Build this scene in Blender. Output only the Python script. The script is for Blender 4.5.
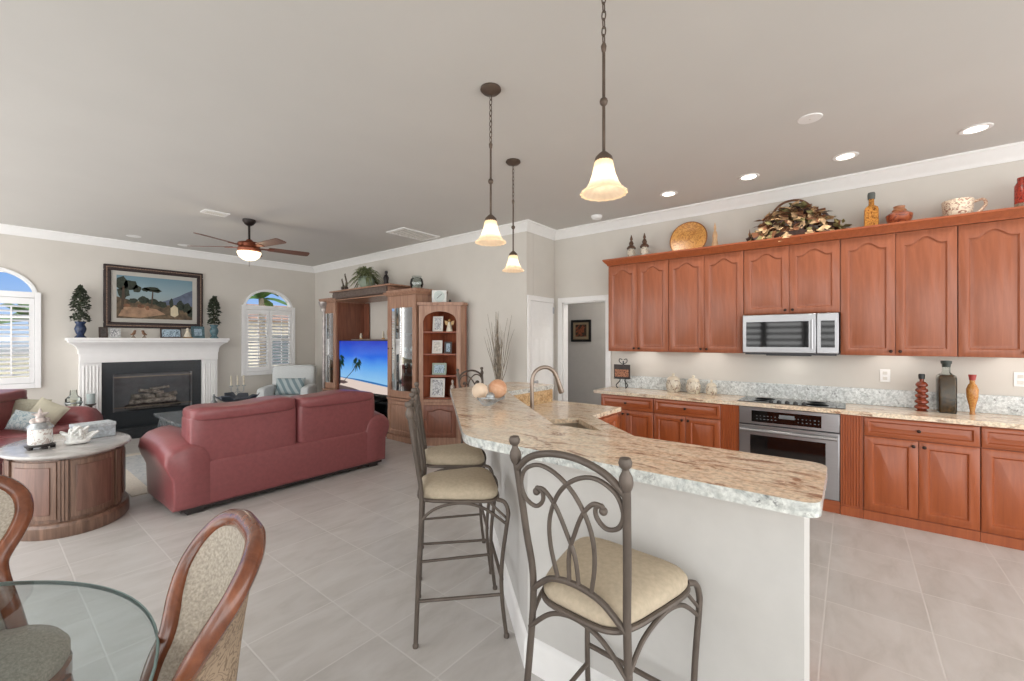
import bpy, math, random
from mathutils import Vector, Matrix
PI = math.pi
R = math.radians
random.seed(7)
for o in list(bpy.data.objects):
    bpy.data.objects.remove(o)
SC = bpy.context.scene
COL = SC.collection

# ------------------------------------------------------------------ camera
cam_d = bpy.data.cameras.new('camera')
cam = bpy.data.objects.new('camera', cam_d)
COL.objects.link(cam)
cam.location = (0, 0, 1.5)
cam.rotation_euler = (PI / 2, 0, R(38.43) - PI / 2)
cam_d.sensor_width = 36
cam_d.lens = 36 * 426 / 1024
cam_d.clip_start = 0.03
SC.camera = cam

# ------------------------------------------------------------------ sky, exposure
SC.view_settings.view_transform = 'Standard'
SC.view_settings.look = 'None'
SC.view_settings.gamma = 1
SC.view_settings.use_curve_mapping = False
SC.view_settings.exposure = -0.1
world = bpy.data.worlds.new('sky')
SC.world = world
world.use_nodes = True
WN, WL = world.node_tree.nodes, world.node_tree.links
WN.clear()
w_out = WN.new('ShaderNodeOutputWorld')
w_bg = WN.new('ShaderNodeBackground')
w_tc = WN.new('ShaderNodeTexCoord')
w_sep = WN.new('ShaderNodeSeparateXYZ')
WL.new(w_tc.outputs['Generated'], w_sep.inputs[0])
# blue sky to the north (+y), bright white haze round the sun side (-y, -x)
w_dot = WN.new('ShaderNodeVectorMath'); w_dot.operation = 'DOT_PRODUCT'
w_dot.inputs[1].default_value = (-0.72, -0.68, 0.12)
WL.new(w_tc.outputs['Generated'], w_dot.inputs[0])
w_side = WN.new('ShaderNodeMapRange')
w_side.inputs['From Min'].default_value = -0.55
w_side.inputs['From Max'].default_value = 0.35
w_side.interpolation_type = 'SMOOTHSTEP'
WL.new(w_dot.outputs['Value'], w_side.inputs['Value'])
w_elev = WN.new('ShaderNodeValToRGB')
cr = w_elev.color_ramp
cr.elements[0].position = 0.0; cr.elements[0].color = (0.50, 0.48, 0.44, 1)
cr.elements[1].position = 1.0; cr.elements[1].color = (0.12, 0.30, 0.80, 1)
for p, c in ((0.49, (0.52, 0.50, 0.46, 1)), (0.5, (0.62, 0.78, 1.0, 1)), (0.56, (0.24, 0.48, 0.98, 1))):
    e = cr.elements.new(p); e.color = c
w_map = WN.new('ShaderNodeMapRange')
w_map.inputs['From Min'].default_value = -1
WL.new(w_sep.outputs['Z'], w_map.inputs['Value'])
WL.new(w_map.outputs['Result'], w_elev.inputs[0])
w_mix = WN.new('ShaderNodeMix'); w_mix.data_type = 'RGBA'
w_mix.inputs[7].default_value = (3.5, 3.5, 3.46, 1)
WL.new(w_side.outputs['Result'], w_mix.inputs[0])
WL.new(w_elev.outputs['Color'], w_mix.inputs[6])
WL.new(w_mix.outputs[2], w_bg.inputs['Color'])
w_bg.inputs['Strength'].default_value = 1.0
WL.new(w_bg.outputs[0], w_out.inputs[0])


# ------------------------------------------------------------------ mesh helpers
def V(*a):
    return Vector(a)


def spline(pts, n=6, closed=False):
    P = [Vector(p) for p in pts]
    out = []
    N = len(P)
    segs = N if closed else N - 1
    for i in range(segs):
        if closed:
            p0, p1, p2, p3 = P[(i - 1) % N], P[i], P[(i + 1) % N], P[(i + 2) % N]
        else:
            p0, p1, p2, p3 = P[max(i - 1, 0)], P[i], P[i + 1], P[min(i + 2, N - 1)]
        for k in range(n):
            t = k / n
            out.append(0.5 * ((2 * p1) + (p2 - p0) * t + (2 * p0 - 5 * p1 + 4 * p2 - p3) * t * t
                              + (3 * p1 - p0 - 3 * p2 + p3) * t ** 3))
    if not closed:
        out.append(P[-1].copy())
    return out


def fillet(poly, rad, n=6):
    out = []
    N = len(poly)
    for i, p in enumerate(poly):
        r = rad[i] if isinstance(rad, (list, tuple)) else rad
        p = Vector(p)
        if r <= 0:
            out.append(tuple(p)); continue
        a = (Vector(poly[i - 1]) - p); b = (Vector(poly[(i + 1) % N]) - p)
        la, lb = a.length, b.length
        a.normalize(); b.normalize()
        ang = a.angle(b)
        d = min(r / math.tan(ang / 2), la * .49, lb * .49)
        p0, p2 = p + a * d, p + b * d
        for k in range(n + 1):
            t = k / n
            q = p0 * (1 - t) ** 2 + p * 2 * t * (1 - t) + p2 * t * t
            out.append((q.x, q.y))
    return out


class MB:
    def __init__(s):
        s.v, s.f, s.m = [], [], []

    def add(s, vs, fs, m=0, M=None):
        b = len(s.v)
        for p in vs:
            p = Vector(p)
            s.v.append(M @ p if M is not None else p)
        for f in fs:
            s.f.append([b + i for i in f]); s.m.append(m)
        return s

    def box(s, x0, x1, y0, y1, z0, z1, m=0, M=None):
        vs = [(x, y, z) for z in (z0, z1) for y in (y0, y1) for x in (x0, x1)]
        return s.add(vs, [(0, 2, 3, 1), (4, 5, 7, 6), (0, 1, 5, 4), (2, 6, 7, 3), (0, 4, 6, 2), (1, 3, 7, 5)], m, M)

    def loops(s, L, m=0, closed=True, cap0=True, cap1=True, M=None):
        n = len(L[0])
        vs = [p for l in L for p in l]
        fs = []
        for i in range(len(L) - 1):
            for j in range(n if closed else n - 1):
                k = (j + 1) % n
                fs.append((i * n + j, i * n + k, (i + 1) * n + k, (i + 1) * n + j))
        if cap0: fs.append(tuple(reversed(range(n))))
        if cap1: fs.append(tuple(range((len(L) - 1) * n, len(L) * n)))
        return s.add(vs, fs, m, M)

    def lathe(s, prof, c=(0, 0, 0), n=20, m=0, M=None, sx=1, sy=1, cap=True, flute=0, nf=12):
        c = Vector(c)
        L = []
        for r, z in prof:
            r = max(r, 1e-4)
            L.append([c + V(r * sx * math.cos(2 * PI * k / n) * (1 + flute * math.cos(nf * 2 * PI * k / n)),
                            r * sy * math.sin(2 * PI * k / n) * (1 + flute * math.cos(nf * 2 * PI * k / n)), z) for k in range(n)])
        return s.loops(L, m, True, cap, cap, M)

    def cyl(s, p0, p1, r0, r1=None, n=12, m=0):
        return s.tube([p0, p1], [r0, r0 if r1 is None else r1], n, m=m)

    def tube(s, pts, r, n=8, closed=False, m=0, flat=1.0, up=None):
        P = [Vector(p) for p in pts]
        N = len(P)
        rs = r if isinstance(r, (list, tuple)) else [r] * N
        T = []
        for i in range(N):
            if closed: t = P[(i + 1) % N] - P[i - 1]
            else: t = P[min(i + 1, N - 1)] - P[max(i - 1, 0)]
            T.append(t.normalized() if t.length > 1e-9 else V(0, 0, 1))
        ref = Vector(up) if up else (V(0, 0, 1) if abs(T[0].z) < .9 else V(1, 0, 0))
        u = (ref - T[0] * ref.dot(T[0])).normalized()
        L = []
        for i in range(N):
            if up:
                u = Vector(up) - T[i] * Vector(up).dot(T[i])
            else:
                u = u - T[i] * u.dot(T[i])
            u.normalize()
            w = T[i].cross(u)
            L.append([P[i] + (u * math.cos(2 * PI * k / n) * flat + w * math.sin(2 * PI * k / n)) * rs[i] for k in range(n)])
        if closed:
            L.append(L[0])
        return s.loops(L, m, True, not closed, not closed)

    def prism(s, poly, z0, z1, m=0, M=None, ms=None):
        n = len(poly)
        vs = [(p[0], p[1], z0) for p in poly] + [(p[0], p[1], z1) for p in poly]
        s.add(vs, [tuple(reversed(range(n))), tuple(range(n, 2 * n))], m, M)
        return s.add(vs, [(i, (i + 1) % n, n + (i + 1) % n, n + i) for i in range(n)], m if ms is None else ms, M)

    def puff(s, x0, x1, y0, y1, z0, z1, e=.35, nu=20, nv=12, m=0, M=None):
        c = V((x0 + x1) / 2, (y0 + y1) / 2, (z0 + z1) / 2)
        a, b, h = (x1 - x0) / 2, (y1 - y0) / 2, (z1 - z0) / 2
        sg = lambda x: math.copysign(abs(x) ** e, x)
        L = []
        for i in range(nv + 1):
            ph = -PI / 2 + PI * i / nv
            ph = max(-PI / 2 + .02, min(PI / 2 - .02, ph))
            L.append([c + V(a * sg(math.cos(ph)) * sg(math.cos(2 * PI * k / nu + .001)),
                            b * sg(math.cos(ph)) * sg(math.sin(2 * PI * k / nu + .001)), h * sg(math.sin(ph))) for k in range(nu)])
        return s.loops(L, m, True, True, True, M)

    def ball(s, c, r, n=12, m=0, sz=1):
        pr = [(r * math.sin(PI * i / 8), -r * sz * math.cos(PI * i / 8)) for i in range(9)]
        return s.lathe(pr, c, n, m)

    def quad(s, a, b, c, d, m=0):
        return s.add([a, b, c, d], [(0, 1, 2, 3)], m)


def obj(name, mb, mat, parent=None, loc=(0, 0, 0), rot=(0, 0, 0), bevel=0, ang=38, sub=0, seg=2):
    me = bpy.data.meshes.new(name)
    me.from_pydata([tuple(p) for p in mb.v], [], mb.f)
    for mm in (mat if isinstance(mat, (list, tuple)) else [mat]):
        me.materials.append(mm)
    me.polygons.foreach_set('material_index', mb.m)
    me.polygons.foreach_set('use_smooth', [True] * len(mb.f))
    me.validate()
    me.set_sharp_from_angle(angle=R(ang))
    o = bpy.data.objects.new(name, me)
    COL.objects.link(o)
    o.location = loc
    o.rotation_euler = rot
    if parent: o.parent = parent
    if bevel:
        b = o.modifiers.new('bevel', 'BEVEL'); b.width = bevel; b.segments = seg; b.limit_method = 'ANGLE'; b.angle_limit = R(40)
    if sub:
        b = o.modifiers.new('sub', 'SUBSURF'); b.levels = sub; b.render_levels = sub
    return o


def tag(o, label, cat, group=None):
    o['label'] = label; o['category'] = cat
    if group: o['group'] = group
    return o


def thing(name, label, cat, loc=(0, 0, 0), rz=0, group=None):
    o = bpy.data.objects.new(name, None)
    o.empty_display_size = .1
    COL.objects.link(o)
    o.location = loc; o.rotation_euler = (0, 0, rz)
    return tag(o, label, cat, group)


def one(name, mb, mat, label, cat, group=None, **k):
    return tag(obj(name, mb, mat, **k), label, cat, group)


def struct(name, mb, mat, parent=None, **k):
    o = obj(name, mb, mat, parent, **k)
    if not parent: o['kind'] = 'structure'
    return o


def dup(root, loc, rz, label, group=None):
    def cp(o, par):
        c = o.copy(); COL.objects.link(c); c.parent = par
        for ch in list(o.children): cp(ch, c)
        return c
    r = cp(root, None)
    r.location = loc; r.rotation_euler = (0, 0, rz); r['label'] = label
    if group: r['group'] = group
    return r


def lamp(name, kind, loc, energy, col, radius=.05, parent=None, spot=None):
    d = bpy.data.lights.new(name, kind); d.energy = energy; d.color = col
    if kind == 'AREA': d.shape = 'DISK'; d.size = radius * 2
    else: d.shadow_soft_size = radius
    if spot: d.spot_size = R(spot); d.spot_blend = .6
    o = bpy.data.objects.new(name, d); COL.objects.link(o); o.location = loc
    if parent: o.parent = parent
    return o


# ------------------------------------------------------------------ materials
def lin(c):
    f = lambda x: x / 12.92 if x <= .04045 else ((x + .055) / 1.055) ** 2.4
    return tuple(f(x / 255) for x in c) + (1,)


def base(name):
    m = bpy.data.materials.new(name); m.use_nodes = True
    return m, m.node_tree.nodes, m.node_tree.links, m.node_tree.nodes['Principled BSDF']


def ramp(N, stops):
    r = N.new('ShaderNodeValToRGB')
    e = r.color_ramp.elements
    e[0].position, e[0].color = stops[0][0], lin(stops[0][1])
    e[1].position, e[1].color = stops[-1][0], lin(stops[-1][1])
    for p, c in stops[1:-1]:
        x = e.new(p); x.color = lin(c)
    return r


def coords(N, L, scale=(1, 1, 1), rot=(0, 0, 0), loc=(0, 0, 0), kind='Object'):
    t = N.new('ShaderNodeTexCoord'); mp = N.new('ShaderNodeMapping')
    mp.inputs['Scale'].default_value = scale
    mp.inputs['Rotation'].default_value = rot
    mp.inputs['Location'].default_value = loc
    L.new(t.outputs[kind], mp.inputs[0])
    return mp.outputs[0]


def noise(N, L, vec, scale=5, detail=4, rough=.55, dist=0):
    n = N.new('ShaderNodeTexNoise')
    n.inputs['Scale'].default_value = scale; n.inputs['Detail'].default_value = detail
    n.inputs['Roughness'].default_value = rough; n.inputs['Distortion'].default_value = dist
    L.new(vec, n.inputs['Vector'])
    return n.outputs['Fac']


def bump(N, L, B, h, strength=.2, dist=.01):
    b = N.new('ShaderNodeBump'); b.inputs['Strength'].default_value = strength; b.inputs['Distance'].default_value = dist
    L.new(h, b.inputs['Height']); L.new(b.outputs[0], B.inputs['Normal'])


def plain(name, col, rough=.5, metal=0, var=.06, scale=12, bmp=0, spec=.5, coat=0, stretch=(1, 1, 1)):
    m, N, L, B = base(name)
    v = coords(N, L, stretch)
    f = noise(N, L, v, scale, 3)
    c2 = tuple(max(0, min(255, x * (1 - var))) for x in col); c1 = tuple(min(255, x * (1 + var * .6)) for x in col)
    r = ramp(N, [(.3, c2), (.7, c1)])
    L.new(f, r.inputs[0]); L.new(r.outputs[0], B.inputs['Base Color'])
    B.inputs['Roughness'].default_value = rough; B.inputs['Metallic'].default_value = metal
    B.inputs['Specular IOR Level'].default_value = spec
    B.inputs['Coat Weight'].default_value = coat; B.inputs['Coat Roughness'].default_value = .15
    if bmp: bump(N, L, B, f, bmp, .004)
    return m


def wood(name, dark, light, stretch=(9, 9, .7), rough=.35, scale=4, coat=.2):
    m, N, L, B = base(name)
    v = coords(N, L, stretch)
    f = noise(N, L, v, scale, 6, .6, .6)
    r = ramp(N, [(.28, dark), (.5, tuple((a + b) / 2 for a, b in zip(dark, light))), (.74, light)])
    L.new(f, r.inputs[0]); L.new(r.outputs[0], B.inputs['Base Color'])
    B.inputs['Roughness'].default_value = rough
    B.inputs['Coat Weight'].default_value = coat; B.inputs['Coat Roughness'].default_value = .2
    bump(N, L, B, f, .06, .003)
    return m


def glow(name, col, strength, basecol=(255, 255, 255)):
    m, N, L, B = base(name)
    B.inputs['Base Color'].default_value = lin(basecol)
    B.inputs['Emission Color'].default_value = lin(col); B.inputs['Emission Strength'].default_value = strength
    B.inputs['Roughness'].default_value = .3
    return m


def pane(name, tint=(245, 250, 250), refl=1.45, boost=0.0, rough=.0):
    m, N, L, B = base(name)
    N.remove(B)
    out = [n for n in N if n.type == 'OUTPUT_MATERIAL'][0]
    t = N.new('ShaderNodeBsdfTransparent'); t.inputs[0].default_value = lin(tint)
    g = N.new('ShaderNodeBsdfGlossy'); g.inputs['Roughness'].default_value = rough
    fr = N.new('ShaderNodeFresnel'); fr.inputs[0].default_value = refl
    mx = N.new('ShaderNodeMixShader')
    if boost:
        ad = N.new('ShaderNodeMath'); ad.operation = 'ADD'; ad.inputs[1].default_value = boost; ad.use_clamp = True
        L.new(fr.outputs[0], ad.inputs[0]); L.new(ad.outputs[0], mx.inputs[0])
    else:
        L.new(fr.outputs[0], mx.inputs[0])
    L.new(t.outputs[0], mx.inputs[1]); L.new(g.outputs[0], mx.inputs[2]); L.new(mx.outputs[0], out.inputs[0])
    return m


def granite(name, cream, mid, dark, stretch, rz=0, cool=None, dark_at=.63, rough=.16):
    m, N, L, B = base(name)
    v = coords(N, L, stretch, (0, 0, rz))
    v1 = coords(N, L)
    f1 = noise(N, L, v, 5, 6, .7, .8)
    r1 = ramp(N, [(.30, tuple(min(255, c * 1.06) for c in cream)), (.47, cream), (.6, mid), (.75, tuple(c * .8 for c in mid))])
    L.new(f1, r1.inputs[0])
    f2 = noise(N, L, v, 4.5, 6, .72, 1.0)
    r2 = ramp(N, [(dark_at, (0, 0, 0)), (dark_at + .09, (235, 235, 235))]); L.new(f2, r2.inputs[0])
    mx = N.new('ShaderNodeMix'); mx.data_type = 'RGBA'
    L.new(r2.outputs[0], mx.inputs[0]); L.new(r1.outputs[0], mx.inputs[6]); mx.inputs[7].default_value = lin(dark)
    f3 = noise(N, L, v1, 55, 3, .6)
    r3 = ramp(N, [(.35, (215, 215, 215)), (.6, (255, 255, 255))]); L.new(f3, r3.inputs[0])
    mu = N.new('ShaderNodeMix'); mu.data_type = 'RGBA'; mu.blend_type = 'MULTIPLY'; mu.inputs[0].default_value = 1
    L.new(mx.outputs[2], mu.inputs[6]); L.new(r3.outputs[0], mu.inputs[7])
    last = mu
    if cool:
        f4 = noise(N, L, v1, 1.6, 3, .5)
        r4 = ramp(N, [(.45, (0, 0, 0)), (.68, (190, 190, 190))]); L.new(f4, r4.inputs[0])
        m4 = N.new('ShaderNodeMix'); m4.data_type = 'RGBA'
        L.new(r4.outputs[0], m4.inputs[0]); L.new(mu.outputs[2], m4.inputs[6]); m4.inputs[7].default_value = lin(cool)
        last = m4
    L.new(last.outputs[2], B.inputs['Base Color'])
    B.inputs['Roughness'].default_value = rough
    return m


def tiles(name):
    m, N, L, B = base(name)
    t = N.new('ShaderNodeTexCoord')
    sp = N.new('ShaderNodeSeparateXYZ'); L.new(t.outputs['Object'], sp.inputs[0])
    def line(axis, phase):
        a = N.new('ShaderNodeMath'); a.operation = 'SUBTRACT'; a.inputs[1].default_value = phase - 44.4; L.new(sp.outputs[axis], a.inputs[0])
        d = N.new('ShaderNodeMath'); d.operation = 'DIVIDE'; d.inputs[1].default_value = .444; L.new(a.outputs[0], d.inputs[0])
        fr = N.new('ShaderNodeMath'); fr.operation = 'FRACT'; L.new(d.outputs[0], fr.inputs[0])
        fl = N.new('ShaderNodeMath'); fl.operation = 'FLOOR'; L.new(d.outputs[0], fl.inputs[0])
        p = N.new('ShaderNodeMath'); p.operation = 'PINGPONG'; p.inputs[1].default_value = .5; L.new(fr.outputs[0], p.inputs[0])
        return p, fl
    px, fx = line('X', .388); py, fy = line('Y', .109)
    mn = N.new('ShaderNodeMath'); mn.operation = 'MINIMUM'; L.new(px.outputs[0], mn.inputs[0]); L.new(py.outputs[0], mn.inputs[1])
    g = N.new('ShaderNodeMapRange'); g.inputs['From Min'].default_value = .005; g.inputs['From Max'].default_value = .012
    L.new(mn.outputs[0], g.inputs['Value'])
    cb = N.new('ShaderNodeCombineXYZ'); L.new(fx.outputs[0], cb.inputs[0]); L.new(fy.outputs[0], cb.inputs[1])
    wn = N.new('ShaderNodeTexWhiteNoise'); wn.noise_dimensions = '2D'; L.new(cb.outputs[0], wn.inputs['Vector'])
    v = coords(N, L, (1, 2.6, 1), (0, 0, .5))
    f = noise(N, L, v, 3, 6, .62, .5)
    r = ramp(N, [(.3, (182, 178, 173)), (.5, (194, 190, 186)), (.72, (202, 199, 196))]); L.new(f, r.inputs[0])
    hv = N.new('ShaderNodeHueSaturation')
    vr = N.new('ShaderNodeMapRange'); vr.inputs['To Min'].default_value = .95; vr.inputs['To Max'].default_value = 1.04
    L.new(wn.outputs['Value'], vr.inputs['Value']); L.new(vr.outputs['Result'], hv.inputs['Value']); L.new(r.outputs[0], hv.inputs['Color'])
    mx = N.new('ShaderNodeMix'); mx.data_type = 'RGBA'
    L.new(g.outputs['Result'], mx.inputs[0]); mx.inputs[6].default_value = lin((206, 203, 199)); L.new(hv.outputs[0], mx.inputs[7])
    L.new(mx.outputs[2], B.inputs['Base Color'])
    B.inputs['Roughness'].default_value = .33
    bump(N, L, B, g.outputs['Result'], .3, .002)
    return m


def pattern(name, ground, motif, scale=18, rough=.8, mix=.52):
    m, N, L, B = base(name)
    v = coords(N, L)
    f = noise(N, L, v, scale, 2, .5, 2.5)
    r = ramp(N, [(mix - .06, ground), (mix - .02, motif), (mix + .02, motif), (mix + .06, ground)])
    L.new(f, r.inputs[0]); L.new(r.outputs[0], B.inputs['Base Color']); B.inputs['Roughness'].default_value = rough
    return m


def stripes(name, a, b, scale, rot):
    m, N, L, B = base(name)
    v = coords(N, L, (1, 1, 1), rot)
    w = N.new('ShaderNodeTexWave'); w.inputs['Scale'].default_value = scale; w.inputs['Distortion'].default_value = 1.2
    w.inputs['Detail'].default_value = 2
    L.new(v, w.inputs['Vector'])
    r = ramp(N, [(.35, a), (.6, b)]); L.new(w.outputs['Color'], r.inputs[0]); L.new(r.outputs[0], B.inputs['Base Color'])
    B.inputs['Roughness'].default_value = .85
    return m


def grad(name, stops, axis, lo, hi, emit=0, rough=.5):
    m, N, L, B = base(name)
    t = N.new('ShaderNodeTexCoord'); sp = N.new('ShaderNodeSeparateXYZ'); L.new(t.outputs['Object'], sp.inputs[0])
    mr = N.new('ShaderNodeMapRange'); mr.inputs['From Min'].default_value = lo; mr.inputs['From Max'].default_value = hi
    L.new(sp.outputs[axis], mr.inputs['Value'])
    f = noise(N, L, coords(N, L, (1, 1, 2)), 2.2, 5)
    ad = N.new('ShaderNodeMath'); ad.operation = 'MULTIPLY_ADD'; ad.inputs[1].default_value = .22; ad.inputs[2].default_value = -.11
    L.new(f, ad.inputs[0])
    su = N.new('ShaderNodeMath'); L.new(mr.outputs['Result'], su.inputs[0]); L.new(ad.outputs[0], su.inputs[1])
    r = ramp(N, stops); L.new(su.outputs[0], r.inputs[0])
    if emit:
        B.inputs['Base Color'].default_value = (0.01, .01, .01, 1)
        L.new(r.outputs[0], B.inputs['Emission Color']); B.inputs['Emission Strength'].default_value = emit
    else:
        L.new(r.outputs[0], B.inputs['Base Color'])
    B.inputs['Roughness'].default_value = rough
    return m


wall_m = plain('wall paint', (208, 203, 195), .85, var=.012, scale=3)
ceil_m = plain('ceiling paint', (203, 200, 195), .9, var=.01, scale=1.5)
hall_m = plain('hall paint', (206, 203, 200), .85, var=.01)
white_m = plain('white trim paint', (236, 235, 233), .45, var=.01)
mantel_m = plain('mantel white paint', (240, 239, 238), .4, var=.01)
shut_m = plain('shutter white', (238, 238, 238), .4, var=.01)
bar_m = plain('peninsula paint', (198, 196, 192), .8, var=.012)
floor_m = tiles('floor tile')
cherry = wood('cherry wood', (143, 80, 52), (168, 98, 67), rough=.38)
cherry_b = wood('cherry wood deep', (148, 72, 34), (172, 90, 46), rough=.36)
cherry_h = wood('cherry wood horizontal', (144, 72, 38), (170, 90, 50), stretch=(.7, 9, 9), rough=.3)
bronze = plain('bronze', (96, 82, 72), .45, .6, var=.15)
iron = plain('stool iron', (98, 88, 80), .5, .35, var=.12)
knob_m = plain('dark knob', (60, 44, 38), .35, .7)
steel = plain('stainless steel', (172, 172, 174), .3, 1, var=.03, stretch=(1, 1, 40))
steel_d = plain('dark steel', (70, 70, 72), .35, .8)
blackgl = plain('black glass', (10, 10, 11), .05, var=0, spec=.9)
black_m = plain('black', (22, 22, 23), .4, var=0)
slate = plain('black granite', (48, 53, 57), .2, var=.35, scale=90)
gran = granite('granite cream', (246, 226, 199), (236, 208, 177), (146, 98, 70), (3.0, 1.1, 3), rz=-.12, cool=(208, 202, 192), dark_at=.54)
gran_cool = granite('granite in cool light', (228, 232, 231), (206, 212, 211), (98, 100, 104), (5, 5, 5), dark_at=.58)  # same granite as the tops, cool window light painted in as grey
gran_edge_cool = granite('granite edge in cool light', (214, 216, 210), (190, 194, 190), (88, 88, 88), (4, 4, 4), dark_at=.57)  # edge of the cream slab, cool reflected light put into its colour
gran_s = granite('granite tan', (214, 184, 142), (188, 150, 104), (112, 78, 50), (4, 4, 4), dark_at=.6)
leather = plain('red leather', (142, 80, 82), .3, var=.05, scale=25, bmp=.05)
foot_m = plain('dark wood foot', (44, 38, 38), .4)
fab_tan = plain('tan suede', (184, 170, 148), .9, var=.05, scale=60, bmp=.1)
fab_cham = plain('chair chenille', (170, 160, 146), .95, var=.16, scale=140, bmp=.2)
paisley = pattern('chair paisley', (156, 136, 114), (116, 98, 80), 22)
walnut = wood('walnut', (84, 44, 26), (142, 82, 52), stretch=(4, 4, 2), rough=.22, coat=.5)
unit_w = wood('wall unit wood', (136, 98, 78), (182, 142, 118), rough=.4)
unit_d = wood('wall unit panel wood', (106, 62, 46), (142, 88, 66), rough=.42)
unit_in = wood('bookcase inner wood', (120, 56, 34), (164, 90, 56), rough=.4)
oval_w = wood('oval cabinet wood', (92, 70, 58), (146, 114, 96), rough=.38)
oval_t = plain('oval cabinet top', (176, 172, 168), .16, var=.12, scale=9, coat=.4)
glass = pane('window glass', (250, 252, 252), 1.3)
tglass = pane('table glass', (241, 248, 249), 1.55)
cglass = pane('clear glass', (238, 242, 240), 1.25, .0)
cabglass = pane('cabinet glass', (222, 228, 226), 1.45, .0)
green_edge = plain('glass edge', (120, 146, 140), .15, var=.05)
leaf_m = plain('dark leaf', (50, 58, 42), .6, var=.45, scale=30)
fern_m = plain('fern leaf', (122, 130, 92), .7, var=.3, scale=20)
twig_m = plain('dry twig', (140, 128, 112), .8, var=.3, scale=20)
blue_pot = plain('blue glazed pot', (40, 54, 84), .25, var=.25, scale=30)
teal_pot = plain('teal glazed pot', (88, 116, 124), .25, var=.2, scale=30)
celadon = plain('celadon pot', (150, 164, 146), .35, var=.06)
cream_c = plain('cream ceramic', (222, 212, 192), .35, var=.1, scale=20)
flor_c = pattern('floral ceramic', (214, 206, 190), (128, 102, 84), 14, .35, .58)
gold = plain('gold plate', (206, 150, 76), .35, .4, var=.3, scale=16)
fan_w = wood('fan blade wood', (84, 52, 40), (120, 78, 60), stretch=(1, 8, 8), rough=.5)
fan_c = plain('fan copper', (124, 66, 44), .35, .6)
bowl_m = glow('fan lamp bowl', (255, 232, 190), 2.2, (250, 240, 220))
can_m = glow('recessed lamp', (255, 246, 230), 6)
silver = plain('silver', (176, 180, 182), .3, .7, var=.15, scale=40)
coral = plain('white coral', (232, 232, 228), .6, var=.06)
mosaic = plain('box mosaic', (186, 196, 202), .3, .2, var=.15, scale=50)
armch = plain('armchair fabric', (212, 216, 216), .9, var=.03, scale=60, bmp=.06)
stripe_m = stripes('striped cushion fabric', (124, 144, 150), (178, 190, 192), 3.2, (0, .5, 0))
cush_a = plain('sage cushion', (168, 164, 146), .9, var=.06, scale=50)
cush_b = pattern('grey cushion', (176, 184, 184), (132, 150, 156), 9)
rug_b = plain('rug border', (214, 206, 194), .95, var=.06, scale=60)
rug_f = pattern('rug field', (192, 193, 193), (174, 178, 182), 5)
photo_a = pattern('photo print', (206, 206, 206), (110, 112, 118), 12, .4)
photo_b = pattern('photo print blue', (170, 192, 206), (88, 104, 120), 14, .4)
frame_d = plain('dark frame', (58, 42, 36), .35, var=.2)
frame_w = plain('pale frame', (214, 210, 202), .4)

# ================================================================== ROOM SHELL
H = 3.05
XT, YF, YR, XK = 4.49, 8.91, 3.32, 5.16        # tv wall, fireplace wall, return wall, kitchen wall
struct('floor', MB().box(-1.1, 8.2, 2.2, 9.05, -.12, 0).box(-3.4, 8.2, -3.6, 2.2, -.12, 0), floor_m)
struct('ceiling', MB().box(-1.1, 8.2, 2.2, 9.05, H, H + .1).box(-3.4, 8.2, -3.6, 2.2, H, H + .1), ceil_m)


def holed_wall(cols, z1, depth, M):
    """cols: (x, lo, hi) samples; the wall is solid below lo and above hi (lo=hi: no hole). x along, y into the wall."""
    mb = MB()
    for (xa, la, ha), (xb, lb, hb) in zip(cols, cols[1:]):
        hole = ha - la > .001 or hb - lb > .001
        if not hole:
            mb.box(xa, xb, 0, depth, 0, z1, M=M) if xb - xa > 1e-5 else None
            continue
        if max(la, lb) > 0:
            mb.box(xa, xb, 0, depth, 0, la, M=M)
        vs = [(xa, y, z) for y in (0, depth) for z in (ha, z1)] + [(xb, y, z) for y in (0, depth) for z in (hb, z1)]
        mb.add(vs, [(0, 4, 5, 1), (2, 3, 7, 6), (0, 2, 6, 4), (1, 5, 7, 3), (0, 1, 3, 2), (4, 6, 7, 5)], 0, M)
    return mb


def arch_cols(c, hw, lo, spring, rise, n=20):
    return [(c - hw, lo, lo)] + [(c - hw * math.cos(PI * k / n), lo, spring + rise * math.sin(PI * k / n)) for k in range(n + 1)] + [(c + hw, lo, lo)]


WC = (0.09, 3.575)                                # window centres
cols = [(-1.1, 1, 1)] + arch_cols(WC[0], .43, .9, 2.12, .35) + arch_cols(WC[1], .43, .9, 2.12, .35) + [(XT + .15, 1, 1)]
struct('wall_back', holed_wall(cols, H, .14, Matrix.Translation((0, YF, 0))), wall_m)
struct('wall_right', MB().box(XT, XT + .15, YR + .001, YF - .001, 0, H), wall_m)
struct('wall_return', MB().box(XT + .151, XK + .12, YR, YR + .12, 0, H), wall_m)
Mk = Matrix.Translation((XK, 0, 0)) @ Matrix.Rotation(-PI / 2, 4, 'Z')     # x' = -Y, y' = +X
cols = [(-YR + .002, 1, 1), (-3.18, 1, 1), (-3.18, 0, 2.03), (-2.51, 0, 2.03), (-2.51, 1, 1), (3.6, 1, 1)]
struct('wall_kitchen', holed_wall(cols, H, .12, Mk), wall_m)
struct('wall_hall', MB().box(6.4, 6.5, .5, 7, 0, H), hall_m)


def sweep(prof, path):
    """prof: (inward offset, z) loop; path: corner points with the room on the right-hand side."""
    P = [Vector(p) for p in path]
    L = []
    for i, p in enumerate(P):
        ns = []
        if i > 0: d = (P[i] - P[i - 1]).normalized(); ns.append(Vector((d.y, -d.x)))
        if i < len(P) - 1: d = (P[i + 1] - P[i]).normalized(); ns.append(Vector((d.y, -d.x)))
        n = ns[0] if len(ns) == 1 else (ns[0] + ns[1]) / (1 + ns[0].dot(ns[1]))
        L.append([(p.x + n.x * o, p.y + n.y * o, z) for o, z in prof])
    return MB().loops(L)


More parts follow.
